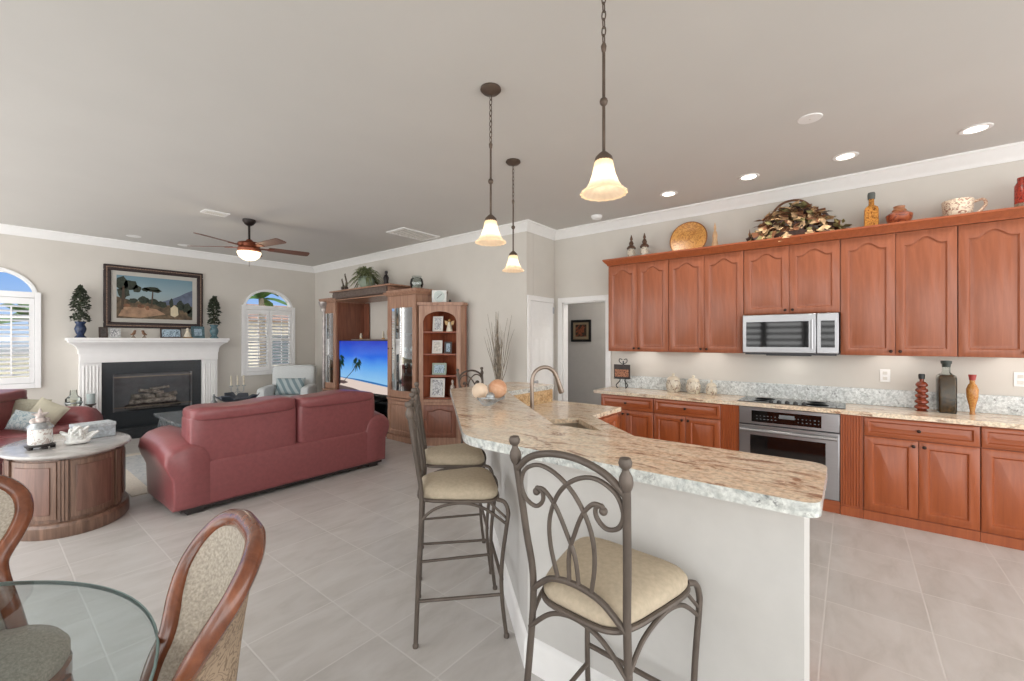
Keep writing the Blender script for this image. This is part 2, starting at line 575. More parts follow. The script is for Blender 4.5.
crown = [(.0, H - .118), (.012, H - .118), (.016, H - .1), (.03, H - .085), (.055, H - .05), (.078, H - .03), (.085, H - .02), (.098, H - .016), (.098, H), (0, H)]
struct('trim_1', sweep(crown, [(-1.1, YF), (XT, YF), (XT, YR), (XK, YR), (XK, -3.6)]), white_m)
bb = [(0, 0), (.016, 0), (.016, .1), (.008, .13), (0, .135)]
struct('baseboard_back', sweep(bb, [(-1.1, YF), (.92, YF)]), white_m)
struct('baseboard_right', sweep(bb, [(2.7, YF), (XT, YF), (XT, YR), (4.5, YR)]), white_m)

# doorway casing to the hall, and the panelled door on the return wall
cas = MB()
for (a, b, z0, z1) in ((3.18, 3.25, 0, 2.1), (2.44, 2.51, 0, 2.1), (2.51, 3.18, 2.03, 2.1)):
    cas.box(XK - .02, XK, a, b, z0, z1)
cas.box(XK, XK + .12, 3.165, 3.18, 0, 2.03).box(XK, XK + .12, 2.51, 2.525, 0, 2.03).box(XK, XK + .12, 2.525, 3.165, 2.015, 2.03)
struct('trim_2', cas, white_m, bevel=.004)
dr = bpy.data.objects.new('door_1', None); COL.objects.link(dr); dr.location = (4.50, YR, 0); dr['kind'] = 'structure'
mb = MB().box(0, .06, -.02, 0, 0, 2.1).box(.06, .62, -.02, 0, 2.03, 2.1)
struct('door_frame', mb, white_m, dr, bevel=.004)
mb = MB().box(.065, .60, -.022, -.002, .01, 2.025)
for (x0, x1) in ((.12, .30), (.355, .535)):
    for (z0, z1) in ((.2, .85), (.98, 1.55), (1.66, 1.9)):
        mb.loops([[(x0, -.0225, z0), (x1, -.0225, z0), (x1, -.0225, z1), (x0, -.0225, z1)],
                  [(x0 + .012, -.012, z0 + .012), (x1 - .012, -.012, z0 + .012), (x1 - .012, -.012, z1 - .012), (x0 + .012, -.012, z1 - .012)],
                  [(x0 + .035, -.024, z0 + .035), (x1 - .035, -.024, z0 + .035), (x1 - .035, -.024, z1 - .035), (x0 + .035, -.024, z1 - .035)]], cap0=False)
struct('door_panel', mb, white_m, dr)
struct('door_knob', MB().lathe([(.0, 0), (.022, 0), (.022, .006), (.01, .012), (.01, .035), (.026, .045), (.028, .06), (.018, .07), (0, .072)],
                               M=Matrix.Translation((.115, -.022, .95)) @ Matrix.Rotation(PI / 2, 4, 'X')), steel, dr)
for hz in (.25, 1.0, 1.88):
    struct('door_hinge', MB().cyl((.605, -.026, hz), (.605, -.026, hz + .09), .007).box(.585, .62, -.0235, -.021, hz, hz + .09), steel, dr)

# windows: arched glass over plantation shutters
for wi, c in enumerate(WC):
    w = bpy.data.objects.new('window_%d' % (wi + 1), None); COL.objects.link(w); w.location = (c, YF, 0); w['kind'] = 'structure'
    fr = MB()
    n = 24
    arc = lambda hw, r: [(-hw * math.cos(PI * k / n), 2.12 + r * math.sin(PI * k / n)) for k in range(n + 1)]
    a0, a1 = arc(.455, .375), arc(.415, .335)
    for k in range(n):
        (x0, z0), (x1, z1), (u0, w0), (u1, w1) = a0[k], a0[k + 1], a1[k], a1[k + 1]
        vs = [(x, y, z) for y in (-.022, .09) for x, z in ((x0, z0), (x1, z1), (u1, w1), (u0, w0))]
        fr.add(vs, [(0, 1, 2, 3), (7, 6, 5, 4), (0, 4, 5, 1), (2, 6, 7, 3)])
    for (x0, x1, z0, z1) in ((-.485, -.425, .84, 2.17), (.425, .485, .84, 2.17), (-.425, .425, 2.09, 2.17), (-.425, .425, .84, .91)):
        fr.box(x0, x1, -.045, .0, z0, z1)
    fr.box(-.43, .43, .02, .09, 2.09, 2.15).box(-.44, .44, .06, .1, .88, .92).box(-.44, -.41, .06, .1, .92, 2.1).box(.41, .44, .06, .1, .92, 2.1)
    struct('window_frame', fr, shut_m, w, bevel=.004)
    gl = MB()
    gl.add([(x, .085, z) for x, z in a1] + [(x, .085, .92) for x, z in reversed(a1)], [tuple(range(2 * n + 2))])
    struct('window_pane', gl, glass, w)
    for s in (-1, 1):
        x0, x1 = (-.422, -.003) if s < 0 else (.003, .422)
        p = MB()
        for (a, b, z0, z1) in ((x0, x0 + .048, .915, 2.085), (x1 - .048, x1, .915, 2.085), (x0 + .0481, x1 - .0481, .915, 1.0), (x0 + .0481, x1 - .0481, 2.0, 2.085), (x0 + .0481, x1 - .0481, 1.49, 1.55)):
            p.box(a, b, -.036, -.008, z0, z1)
        sh = struct('shutter_frame', p, shut_m, w, bevel=.003)
        lv = MB()
        for z0, z1, k in ((1.0, 1.49, 8), (1.55, 2.0, 7)):
            for i in range(k):
                z = z0 + (i + .5) * (z1 - z0) / k
                Mx = Matrix.Translation(((x0 + x1) / 2, -.022, z)) @ Matrix.Rotation(R(20), 4, 'X')
                lv.box(x0 - (x0 + x1) / 2 + .046, x1 - (x0 + x1) / 2 - .046, -.03, .03, -.005, .005, M=Mx)
        struct('shutter_louver', lv, shut_m, w)
        struct('tilt_rod', MB().box((x0 + x1) / 2 - .008, (x0 + x1) / 2 + .008, -.062, -.05, 1.03, 1.97), shut_m, w)

# shuttered window on the near left side of the room; the microwave door mirrors it
w = bpy.data.objects.new('window_3', None); COL.objects.link(w); w.location = (-3.4, 1.5, 0); w['kind'] = 'structure'
fr = MB()
for y in (-1.5, -.62, .28, 1.2):
    fr.box(-.03, .03, y - .07, y + .07, .0, 2.6)
struct('window_frame', fr.box(-.03, .03, -1.43, 1.13, 2.45, 2.6).box(-.03, .03, -1.43, 1.13, .0, .12), plain('bronze window frame', (70, 64, 60), .5), w)
lv = MB()
for k in range(14):
    z = .2 + k * .16
    for a, b in ((-1.43, -.69), (-.55, .21), (.35, 1.13)):
        lv.box(-.012, .012, a, b, z, z + .075)
struct('shutter_louver', lv, plain('shutter grey', (110, 108, 104), .5), w)

# ------------------------------------------------------------------ outside the windows
struct('ground', MB().box(-30, 60, 9.3, 80, -.4, -.3), plain('garden ground', (168, 158, 128), .9, var=.2, scale=.6))
t = thing('neighbour_house', 'pale neighbouring house with a brown roof seen through the window shutters', 'house', (6.5, 17, -.3))
obj('wall', MB().box(-5, 7, 0, 5, 0, 2.5), plain('house stucco', (222, 214, 200), .9), t)
mb = MB().loops([[(-5.6, -.6, 2.5), (7.6, -.6, 2.5), (7.6, 5.6, 2.5), (-5.6, 5.6, 2.5)], [(-2.5, 2.3, 3.3), (4.5, 2.3, 3.3), (4.5, 2.6, 3.3), (-2.5, 2.6, 3.3)]])
obj('roof', mb, plain('roof tile', (150, 118, 98), .8, var=.3, scale=6), t)
for x in (-3.2, .2, 3.4):
    obj('window', MB().box(x, x + 1.3, -.03, .02, .9, 2.0), plain('house window', (70, 84, 92), .15), t)
t = thing('patio_screen', 'white framed pool screen beyond the left arched window', 'screen', (0, 11.6, -.3))
for x in (-3.0, -1.6, -.2, 1.2):
    obj('post', MB().box(x, x + .06, 0, .06, 0, 3.4), white_m, t)
for z in (1.0, 2.2, 3.0):
    obj('rail', MB().box(-3, 1.26, .005, .055, z, z + .06), white_m, t)
obj('planter_wall', MB().box(-3, 1.26, .2, .45, 0, 1.1), plain('block wall', (196, 180, 152), .9), t)


def fronds(mb, c, n, ln, droop, w, rnd, up=.5, box=None):
    for k in range(n):
        a = 2 * PI * k / n + rnd.uniform(-.3, .3)
        el = rnd.uniform(.1, 1.2) * up
        l = ln * rnd.uniform(.75, 1.1)
        pts = []
        for i in range(7):
            s = i / 6
            pts.append(Vector(c) + V(math.cos(a) * math.cos(el) * l * s, math.sin(a) * math.cos(el) * l * s, l * s * math.sin(el) * 1.4 - droop * l * s ** 2.2))
        sd = V(-math.sin(a), math.cos(a), 0)
        vs = []
        for i, p in enumerate(pts):
            ww = w * math.sin(PI * (.08 + .9 * i / 6)) * rnd.uniform(.8, 1.2)
            vs += [p - sd * ww - V(0, 0, ww * .5), p, p + sd * ww - V(0, 0, ww * .5)]
        if box:
            vs = [V(min(q.x, box[0]), q.y, max(q.z, box[1])) for q in vs]
        fs = []
        for i in range(6):
            fs += [(3 * i, 3 * i + 1, 3 * i + 4, 3 * i + 3), (3 * i + 1, 3 * i + 2, 3 * i + 5, 3 * i + 4)]
        mb.add(vs, fs)
    return mb


def leaves(mb, place, n, s0, s1, rnd):
    for k in range(n):
        p, nr = place(rnd)
        p = Vector(p); nr = Vector(nr).normalized()
        s = rnd.uniform(s0, s1)
        a = V(rnd.uniform(-1, 1), rnd.uniform(-1, 1), rnd.uniform(-1, 1)).cross(nr)
        if a.length < .01: continue
        a.normalize(); b = nr.cross(a)
        tip = nr * s * .35
        mb.add([p, p + a * s * .5 + b * s * .32 + tip * .6, p + a * s + tip, p + a * s * .5 - b * s * .32 + tip * .6], [(0, 1, 2), (0, 2, 3)])
    return mb


for (x, y, h, lb) in ((4.86, 12.6, 2.95, 'palm tree crown showing through the right arched window'), (.75, 13.2, 2.2, 'palm tree outside the left arched window behind the screen')):
    t = thing('palm_tree', lb, 'tree', (x, y, -.3))
    obj('trunk', MB().tube([(0, 0, 0), (.04, 0, h * .5), (0, 0, h)], [.11, .08, .07]), twig_m, t)
    obj('fronds', fronds(MB(), (0, 0, h), 16, 1.0, .6, .12, random.Random(3), .9), plain('palm green', (72, 104, 48), .6, var=.4, scale=8), t)

# ================================================================== KITCHEN
Z90 = -PI / 2


def door_mb(w, h, arch=0, t=.02, fw=.055):
    n = 17
    def cont(i, y, A):
        L = [(i, y, i), (w - i, y, i)]
        for k in range(n):
            s = k / (n - 1)
            x = (w - i) - s * (w - 2 * i)
            q = min(max((s - .14) / .72, 0), 1)
            L.append((x, y, h - i - A + A * (.5 - .5 * math.cos(2 * PI * q)) ** .75))
        return L
    A = arch
    return MB().loops([cont(0, 0, 0), cont(0, -t + .003, 0), cont(.004, -t, 0), cont(fw, -t, A), cont(fw + .010, -t + .0105, A),
                       cont(fw + .016, -t + .0105, A), cont(fw + .038, -t + .001, A)])


def knob(parent, x, z, y=-.02):
    obj('knob', MB().lathe([(.0, 0), (.009, 0), (.005, .006), (.005, .014), (.013, .02), (.013, .026), (.006, .031), (0, .031)], n=12,
                           M=Matrix.Translation((x, y, z)) @ Matrix.Rotation(PI / 2, 4, 'X')), knob_m, parent)


def upper(y_left, y_right, z0, z1, ndoor, label, knobs=True):
    w = y_left - y_right
    XF = 4.87
    t = thing('upper_cabinet', label, 'cabinet', (XF, y_left, z0), Z90, 'wall cabinets along the kitchen wall')
    obj('body', MB().box(.0005, w - .0005, 0, XK - XF - .001, 0, z1 - z0), cherry, t)
    g = .003
    dw = (w - g * (ndoor + 1)) / ndoor
    for k in range(ndoor):
        x = g + k * (dw + g)
        d = obj('door', door_mb(dw, z1 - z0 - .006, .055), cherry, t, (x, -.0005, .003))
        kx = dw - .028 if k % 2 == 0 else .028
        knob(d, kx, .035)
    return t


ZU0, ZU1 = 1.37, 2.415
upper(2.335, 1.603, ZU0, ZU1, 2, 'cherry wall cabinet at the left end beside the hall doorway, two arched doors')
upper(1.602, .847, ZU0, ZU1, 2, 'cherry wall cabinet between the left end cabinet and the microwave, two arched doors')
upper(.846, .070, 1.755, ZU1, 2, 'short cherry wall cabinet directly above the microwave')
upper(.069, -.670, ZU0, ZU1, 2, 'cherry wall cabinet just right of the microwave, two arched doors')
upper(-.671, -1.43, ZU0, ZU1, 2, 'cherry wall cabinet at the right edge of the photo')
prof = [(0, 2.415), (.006, 2.415), (.012, 2.43), (.03, 2.45), (.046, 2.47), (.052, 2.476), (.052, 2.492), (0, 2.492)]
cmb = MB().loops([[(4.849 - o, 2.3355 + o, z) for o, z in prof], [(4.849 - o, -1.43, z) for o, z in prof]])
cmb.loops([[(XK - .001, 2.3355 + o, z) for o, z in prof], [(4.849 - o, 2.3355 + o, z) for o, z in prof]])
cmb.box(4.849, XK - .001, -1.43, 2.3355, 2.4155, 2.44)
one('cabinet_cornice', cmb, cherry_h, 'cherry crown moulding running along the top of the wall cabinets', 'moulding')


def base_unit(y_left, y_right, label, doors=2):
    w = y_left - y_right
    XF = 4.66
    t = thing('base_cabinet', label, 'cabinet', (XF, y_left, 0), Z90, 'base cabinets along the kitchen wall')
    obj('body', MB().box(.0005, w - .0005, 0, XK - XF - .002, 0, .868).box(.0005, w - .0005, -.012, 0, 0, .075), cherry_b, t)
    d = obj('drawer', door_mb(w - .008, .15, 0, fw=.03), cherry_h, t, (.004, -.0005, .708))
    knob(d, (w - .008) / 2, .075)
    dw = (w - .003 * (doors + 1)) / doors
    for k in range(doors):
        d = obj('door', door_mb(dw, .615, 0), cherry_b, t, (.003 + k * (dw + .003), -.0005, .085))
        knob(d, dw - .03 if (k % 2 == 0) else .03, .575)
    return t


base_unit(2.33, 1.697, 'cherry base cabinet at the left end under the plaque on its easel')
base_unit(1.696, 1.015, 'cherry base cabinet under the ceramic canisters')
base_unit(-.090, -.760, 'cherry base cabinet right of the oven with drawer over two doors')
base_unit(-.761, -1.43, 'cherry base cabinet at the right edge of the photo')


def fluted(y_left, y_right, label):
    w = y_left - y_right
    mb = MB().box(.0005, w - .0005, 0, .49, 0, .868)
    nf = max(5, int(w / .022))
    for k in range(nf):
        x = .012 + (w - .024) * (k + .5) / nf
        mb.tube([(x, 0, .09), (x, 0, .86)], .0075, 6)
    mb.box(.0005, w - .0005, -.012, 0, 0, .075)
    one('fluted_panel', mb, cherry_b, label, 'panel', 'fluted panels flanking the oven', loc=(4.655, y_left, 0), rot=(0, 0, Z90))


fluted(1.014, .853, 'fluted cherry panel to the left of the oven')
fluted(.065, -.089, 'fluted cherry panel to the right of the oven')

# wall oven under the cooktop
t = thing('wall_oven', 'stainless steel built-in oven with black glass door under the cooktop', 'oven', (4.66, .851, 0), Z90)
W = .784
obj('base_panel', MB().box(.001, W - .001, -.012, .49, 0, .105), cherry_h, t)
obj('body', MB().box(.001, W - .001, 0, .49, .107, .866), steel_d, t)
cp = obj('control_panel', MB().box(.004, W - .004, -.022, -.001, .70, .862), steel, t, bevel=.004)
dp = obj('display', MB().box(.11, W - .13, -.025, -.0225, .725, .832), blackgl, cp)
mb = MB()
ic = random.Random(5)
for k in range(34):
    x = .15 + (k % 17) * .03; z = .752 + (k // 17) * .03
    if .30 < x < .46 and k < 17: continue
    mb.box(x, x + ic.uniform(.006, .014), -.0257, -.0252, z, z + .006)
mb.box(.335, .455, -.0257, -.0252, .775, .81)
obj('display_marks', mb, plain('display grey', (120, 122, 124), .5), dp)
dd = obj('oven_door', MB().box(.004, W - .004, -.03, -.001, .112, .692), steel, t, bevel=.005)
obj('oven_window', MB().box(.10, W - .10, -.033, -.0305, .17, .60), blackgl, dd)
mb = MB().tube([(.02, -.062, .648), (W - .02, -.062, .648)], .016, 12)
for x in (.05, W - .05):
    mb.cyl((x, -.029, .648), (x, -.06, .648), .01)
obj('handle', mb, steel, dd)

# worktop, upstand, cooktop
wt = fillet([(4.615, -1.43), (XK - .001, -1.43), (XK - .001, 2.42), (4.615, 2.42)], [0, 0, 0, .02])
one('kitchen_worktop', MB().prism(wt, .8695, .905), gran, 'long cream granite worktop on the cherry base cabinets by the wall', 'worktop', bevel=.008)
one('granite_upstand', MB().box(XK - .022, XK - .001, -1.43, 2.32, .9055, 1.055), gran_cool, 'speckled granite upstand with cool light painted in along the kitchen wall behind the worktop', 'backsplash', bevel=.003)
t = thing('cooktop', 'black glass cooktop set in the granite above the oven', 'cooktop', (4.67, .87, .9055), Z90)
obj('glass', MB().box(0, .84, 0, .42, 0, .006), blackgl, t, bevel=.002)
for r_, x, y in ((.09, .2, .28), (.075, .62, .29), (.07, .19, .11), (.095, .63, .11)):
    mb = MB()
    mb.lathe([(r_, .0062), (r_, .0068), (r_ - .004, .0068), (r_ - .004, .0062)], (x, y, 0), 28)
    obj('burner_ring', mb, plain('ring grey', (72, 72, 74), .4), t)
for k in range(5):
    obj('control_knob', MB().lathe([(.0, .006), (.02, .006), (.018, .022), (.010, .026), (.007, .03), (0, .03)], (.28 + k * .065, .045, 0), 14), black_m, t)

# microwave
t = thing('microwave', 'stainless steel over-the-range microwave under the short cabinet', 'microwave', (4.79, .842, 1.362), Z90)
W, h = .766, .388
obj('body', MB().box(0, W, 0, XK - 4.79 - .002, .012, h).box(.02, W - .02, .01, .3, 0, .012), steel_d, t)
d = obj('door', MB().box(.002, .60, -.03, -.001, .02, h - .002), steel, t, bevel=.005)
obj('door_window', MB().box(.035, .545, -.033, -.0305, .075, h - .07), blackgl, d)
obj('handle', MB().tube([(.572, -.058, .06), (.572, -.058, h - .06)], .011, 10).cyl((.572, -.03, .08), (.572, -.058, .08), .007).cyl((.572, -.03, h - .08), (.572, -.058, h - .08), .007), steel, d)
c = obj('control_panel', MB().box(.603, W - .002, -.03, -.001, .02, h - .002), steel, t, bevel=.005)
obj('keypad', MB().box(.635, W - .03, -.033, -.0305, .075, h - .07), blackgl, c)
obj('vent_grille', MB().box(.2, .56, .02, .12, -.008, .0005), black_m, t)

lamp('cooktop_fill', 'AREA', (4.97, .46, 1.345), .5, (1, .95, .88), .12)  # unseen light added under the microwave to brighten the backsplash
for y_ in (1.97, 1.23, -.30, -1.05):                # unseen fill lights added to brighten the wall below the cabinets
    lamp('under_cabinet_fill', 'AREA', (4.99, y_, 1.36), .55, (1, .96, .9), .2)
# sockets
for y, z, lb in ((-.25, 1.18, 'white socket plate on the wall left of the three bottles'), (-1.06, 1.19, 'white socket plate on the wall at the right edge of the photo')):
    t = thing('socket_plate', lb, 'socket', (XK, y, z), Z90, 'socket plates above the worktop')
    obj('plate', MB().box(-.036, .036, -.006, 0, -.057, .057), white_m, t, bevel=.003)
    for s in (-1, 1):
        obj('outlet', MB().box(-.016, .016, -.0085, -.0062, s * .024 - .014, s * .024 + .014), frame_w, t, bevel=.002)

# ------------------------------------------------------------------ peninsula
dg = V(.661, .7504); nr_ = V(.7504, -.661)          # along the diagonal run, and toward the kitchen


def inter(p, d, q, e):
    den = d[0] * e[1] - d[1] * e[0]
    s = ((q[0] - p[0]) * e[1] - (q[1] - p[1]) * e[0]) / den
    return (p[0] + d[0] * s, p[1] + d[1] * s)


dd_ = (.661, .7504)
PO, PI_ = (1.425, 1.425), (1.937, 1.294)
def band(xo, off_o, yo, xi, off_i, yi, y0, x1):
    """open V-shaped band: near run (x = xo..xi), diagonal (offsets from PO / PI_ along the normal), far run (y = yi..yo)"""
    po = (PO[0] + nr_.x * off_o, PO[1] + nr_.y * off_o); pi = (PI_[0] + nr_.x * off_i, PI_[1] + nr_.y * off_i)
    return [(xo, y0), inter((xo, 0), (0, 1), po, dd_), inter((0, yo), (1, 0), po, dd_), (x1, yo), (x1, yi), inter((0, yi), (1, 0), pi, dd_), inter((xi, 0), (0, 1), pi, dd_), (xi, y0)]


bp = band(1.37, 0, 2.78, 1.845, 0, 2.26, .06, 3.52)
bp = [tuple(reversed(p)) [::-1] for p in bp]
one('granite_counter', MB().prism(list(reversed(fillet(bp, [.05, .25, .05, .05, .012, .02, .02, .06]))), 1.03, 1.07, ms=1), [gran, gran_edge_cool],
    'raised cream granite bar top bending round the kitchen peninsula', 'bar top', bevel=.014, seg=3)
wl = band(1.58, .29, 2.60, 1.80, -.05, 2.30, .11, 3.50)
struct('wall_peninsula', MB().prism(list(reversed(wl)), 0, 1.0295), bar_m)
outer = wl[:4]
bbp = [(0, 0), (.018, 0), (.018, .12), (.008, .145), (0, .15)]
struct('baseboard_peninsula', sweep([(-o, z) for o, z in bbp], [(1.80, .11)] + outer), white_m)
# granite facing between the lower worktop and the bar
sp = band(1.80, -.0, 2.30, 1.823, -.02, 2.275, .11, 3.50)
i0 = band(1.80, 0, 2.3, 1.801, -.049, 2.299, .11, 3.5); i1 = band(1.80, 0, 2.3, 1.825, -.015, 2.27, .11, 3.5)
spl = i1[4:] + list(reversed(i0[4:]))
one('bar_upstand', MB().prism(spl, .9055, 1.0293), gran_s, 'tan granite upstand facing the sink under the raised bar', 'backsplash', bevel=.002)
lw = [i0[7], i0[6], i0[5], i0[4]]
edge_in = [(3.585, 2.30), (3.585, 1.60), inter((0, 1.60), (1, 0), (2.578, 1.08), dd_), inter((2.45, 0), (0, 1), (2.578, 1.08), dd_), (2.45, .175)]
low = list(lw) + edge_in
C1 = V(2.87, 1.63)
s_far, s_near = C1, C1 - dg * .62
sk = [s_far, s_far - nr_ * .30, s_near - nr_ * .30, s_near]
# worktop with a sink cut-out: ring of quads joined to the outline by a slit
def ring_plate(outer, hole, z0, z1):
    mb = MB()
    j = min(range(len(outer)), key=lambda i: (Vector(outer[i]) - Vector(hole[0])).length)
    o = outer[j:] + outer[:j]
    area = lambda P: sum(P[i - 1][0] * P[i][1] - P[i][0] * P[i - 1][1] for i in range(len(P)))
    h = list(hole)
    if area(o) * area(h) > 0: h = [h[0]] + h[:0:-1]
    loop = o + [o[0]] + h + [h[0]]
    n = len(loop)
    vs = [(p[0], p[1], z) for z in (z0, z1) for p in loop]
    mb.add(vs, [tuple(range(n)), tuple(range(2 * n - 1, n - 1, -1))])
    no = len(o)
    fs = [(i, i + 1, n + i + 1, n + i) for i in list(range(no)) + list(range(no + 1, n - 1))]
    mb.add(vs, fs)
    return mb


one('sink_worktop', ring_plate([tuple(p) for p in low], [(p.x, p.y) for p in sk], .8695, .905), gran, 'lower cream granite worktop around the sink behind the raised bar', 'worktop')
# sink bowl
ax = lambda p, z: (p.x, p.y, z)
c0 = (sk[0] + sk[2]) / 2
g = lambda f, z: [ax(c0 + (p - c0) * f, z) for p in sk]
t = thing('kitchen_sink', 'undermounted beige double sink let into the lower granite worktop', 'sink', (0, 0, 0))
obj('bowl', MB().loops([g(1.04, .868), g(1.0, .868), g(.97, .70), g(.90, .69)], cap0=False).loops([g(1.04, .868), g(1.02, .70), g(.95, .68)], cap0=False), plain('sink beige', (150, 136, 118), .4), t)
md = (sk[0] + sk[3]) / 2; me_ = (sk[1] + sk[2]) / 2
obj('divider', MB().tube([ax(md + (c0 - md) * .05, .84), ax(me_ + (c0 - me_) * .05, .84)], .012, 8), plain('sink rim', (160, 146, 128), .4), t)
obj('drain', MB().lathe([(0, .691), (.04, .691), (.04, .695), (.03, .695), (.028, .692), (0, .692)], (c0 + dg * .15).to_tuple() + (0,), 16), steel, t)
# faucet
fb = V(PI_[0], PI_[1]) + dg * .80 + nr_ * .10
t = thing('kitchen_faucet', 'brushed nickel gooseneck faucet standing by the sink', 'faucet', (fb.x, fb.y, .9055), math.atan2(nr_.y, nr_.x))
nick = plain('brushed nickel', (156, 142, 130), .34, .85, var=.05)
obj('base', MB().lathe([(0, 0), (.03, 0), (.03, .006), (.022, .014), (.02, .05), (.017, .06), (0, .06)], n=18), nick, t)
obj('spout', MB().tube(spline([(0, 0, .05), (0, 0, .2), (0, 0, .3), (.03, 0, .37), (.1, 0, .398), (.165, 0, .365), (.2, 0, .29)], 6), .0145, 12), nick, t)
obj('spray_head', MB().tube([(.195, 0, .305), (.203, 0, .28), (.222, 0, .215), (.226, 0, .205)], [.0155, .017, .022, .018], 14), nick, t)
obj('lever', MB().tube([(0, .02, .045), (0, .05, .06), (0, .085, .1)], [.008, .007, .006], 8), nick, t)
# cabinets under the lower worktop
def poly_cab(poly, label):
    t = thing('base_cabinet', label, 'cabinet', (0, 0, 0), 0, 'cabinets under the sink worktop')
    obj('body', MB().prism(poly, .0, .868), cherry_b, t)
    return t


tc = poly_cab([(2.0, .19), (2.42, .19), (2.42, .90), (2.0, .90)], 'cherry base cabinet behind the near end of the bar')
d_ = obj('door', door_mb(.34, .76), cherry_b, tc, (2.42, .20, .09), (0, 0, PI / 2)); knob(d_, .33, .7)
d_ = obj('door', door_mb(.34, .76), cherry_b, tc, (2.42, .54, .09), (0, 0, PI / 2)); knob(d_, .03, .7)
tc = poly_cab([(2.98, 1.63), (3.56, 1.63), (3.56, 2.24), (2.98, 2.24)], 'cherry base cabinet beyond the sink facing the oven side')
d_ = obj('door', door_mb(.27, .76), cherry_b, tc, (2.99, 1.63, .09)); knob(d_, .24, .7)
d_ = obj('door', door_mb(.27, .76), cherry_b, tc, (3.27, 1.63, .09)); knob(d_, .03, .7)

# ------------------------------------------------------------------ bar stools
def spiral(c, r0, r1, a0, turns, n=12):
    return [(c[0] + (r0 + (r1 - r0) * k / n) * math.cos(a0 + turns * 2 * PI * k / n), c[1] + (r0 + (r1 - r0) * k / n) * math.sin(a0 + turns * 2 * PI * k / n)) for k in range(n + 1)]


def make_stool(label):
    """x forward, y to the sitter's left, origin on the floor under the seat"""
    t = thing('bar_stool', label, 'stool', group='iron bar stools round the peninsula')
    ZS = .695
    # cushion: rounded trapezoid, domed
    def outline(k, z):
        pts = []
        for i in range(40):
            a = 2 * PI * i / 40
            e = .42
            x = math.copysign(abs(math.cos(a)) ** e, math.cos(a)); y = math.copysign(abs(math.sin(a)) ** e, math.sin(a))
            pts.append((x * .205 * k, y * (.186 + .042 * x) * k, z))
        return pts
    obj('seat', MB().loops([outline(.96, ZS), outline(1.0, ZS + .012), outline(1.0, ZS + .03), outline(.95, ZS + .046), outline(.82, ZS + .060), outline(.55, ZS + .070), outline(.2, ZS + .074)]), fab_tan, t, ang=60)
    obj('seat_frame', MB().tube([(x * 1.0, y * 1.0, z) for x, y, z in outline(1.0, ZS - .004)], .009, 8, closed=True), iron, t)
    for s in (1, -1):
        # rear leg runs on up as the back post
        L = obj('rear_leg', MB().tube(spline([(-.215, s * .205, 0), (-.202, s * .182, .35), (-.188, s * .162, .70), (-.212, s * .174, .9), (-.245, s * .188, 1.128)], 5), .0115, 10)
                .lathe([(0, 0), (.014, 0), (.015, .012), (.011, .02)], (-.215, s * .205, 0), 10), iron, t)
        obj('finial', MB().lathe([(.011, -.01), (.016, .0), (.019, .014), (.017, .028), (.010, .042), (.009, .048), (.016, .056), (.018, .066), (.014, .077), (.0, .081)], n=14,
                                 M=Matrix.Translation((-.245, s * .188, 1.122)) @ Matrix.Rotation(-.1, 4, 'Y')), iron, L)
        obj('front_leg', MB().tube(spline([(.19, s * .19, ZS - .004), (.225, s * .205, ZS - .015), (.243, s * .212, ZS - .06), (.238, s * .212, .58), (.212, s * .206, .38), (.212, s * .206, .2), (.235, s * .212, 0)], 5), .0105, 10)
            .lathe([(0, 0), (.014, 0), (.015, .012), (.010, .02)], (.235, s * .212, 0), 10), iron, t)
        obj('side_stretcher', MB().tube([(-.208, s * .19, .215), (.213, s * .206, .215)], .0085, 8), iron, t)
        obj('side_arch', MB().tube(spline([(-.194, s * .170, .60), (-.12, s * .177, .66), (.0, s * .19, .684), (.12, s * .2, .655), (.236, s * .21, .57)], 6), .0075, 8), iron, t)
        obj('corner_brace', MB().tube([(.15, s * .2, ZS - .012), (.235, s * .21, .60)], .0065, 8), iron, t)
    obj('front_stretcher', MB().tube([(.212, .206, .29), (.212, -.206, .29)], .0095, 8), iron, t)
    obj('rear_stretcher', MB().tube([(-.204, .185, .29), (-.204, -.185, .29)], .0085, 8), iron, t)
    obj('rear_arch', MB().tube(spline([(-.195, .172, .58), (-.195, .09, .655), (-.195, 0, .68), (-.195, -.09, .655), (-.195, -.172, .58)], 6), .0075, 8), iron, t)
    bx = lambda z: -.19 - .055 * max(0, z - .70) / .43
    b3 = lambda P: [(bx(z), y * (.162 + .026 * (z - .7) / .43), z) for y, z in P]
    obj('top_rail', MB().tube(spline(b3([(1, 1.095), (.72, 1.14), (.36, 1.165), (0, 1.172), (-.36, 1.165), (-.72, 1.14), (-1, 1.095)]), 5), .0105, 10), iron, t)
    obj('lower_rail', MB().tube(spline(b3([(1, .705), (.6, .76), (.3, .778), (0, .783), (-.3, .778), (-.6, .76), (-1, .705)]), 5), .0095, 10), iron, t)
    for s in (1, -1):
        a = [(-.34, .775), (-.44, .875), (-.40, .965), (-.18, 1.05), (.14, 1.105), (.50, 1.125), (.82, 1.10), (.95, 1.05), (.88, 1.005), (.68, .99), (.52, 1.012), (.50, 1.04), (.60, 1.052), (.64, 1.035)]
        b = [(.62, 1.05), (.46, 1.05), (.26, 1.01), (.08, .94), (-.06, .87), (-.10, .78)]
        obj('scroll', MB().tube(spline(b3([(s * y, z) for y, z in a]), 5), .0068, 8), iron, t)
        obj('scroll', MB().tube(spline(b3([(s * y, z) for y, z in b]), 5), .0068, 8), iron, t)
        obj('scroll_button', MB().ball((bx(1.035), s * .61 * .188, 1.038), .012), iron, t)
    return t


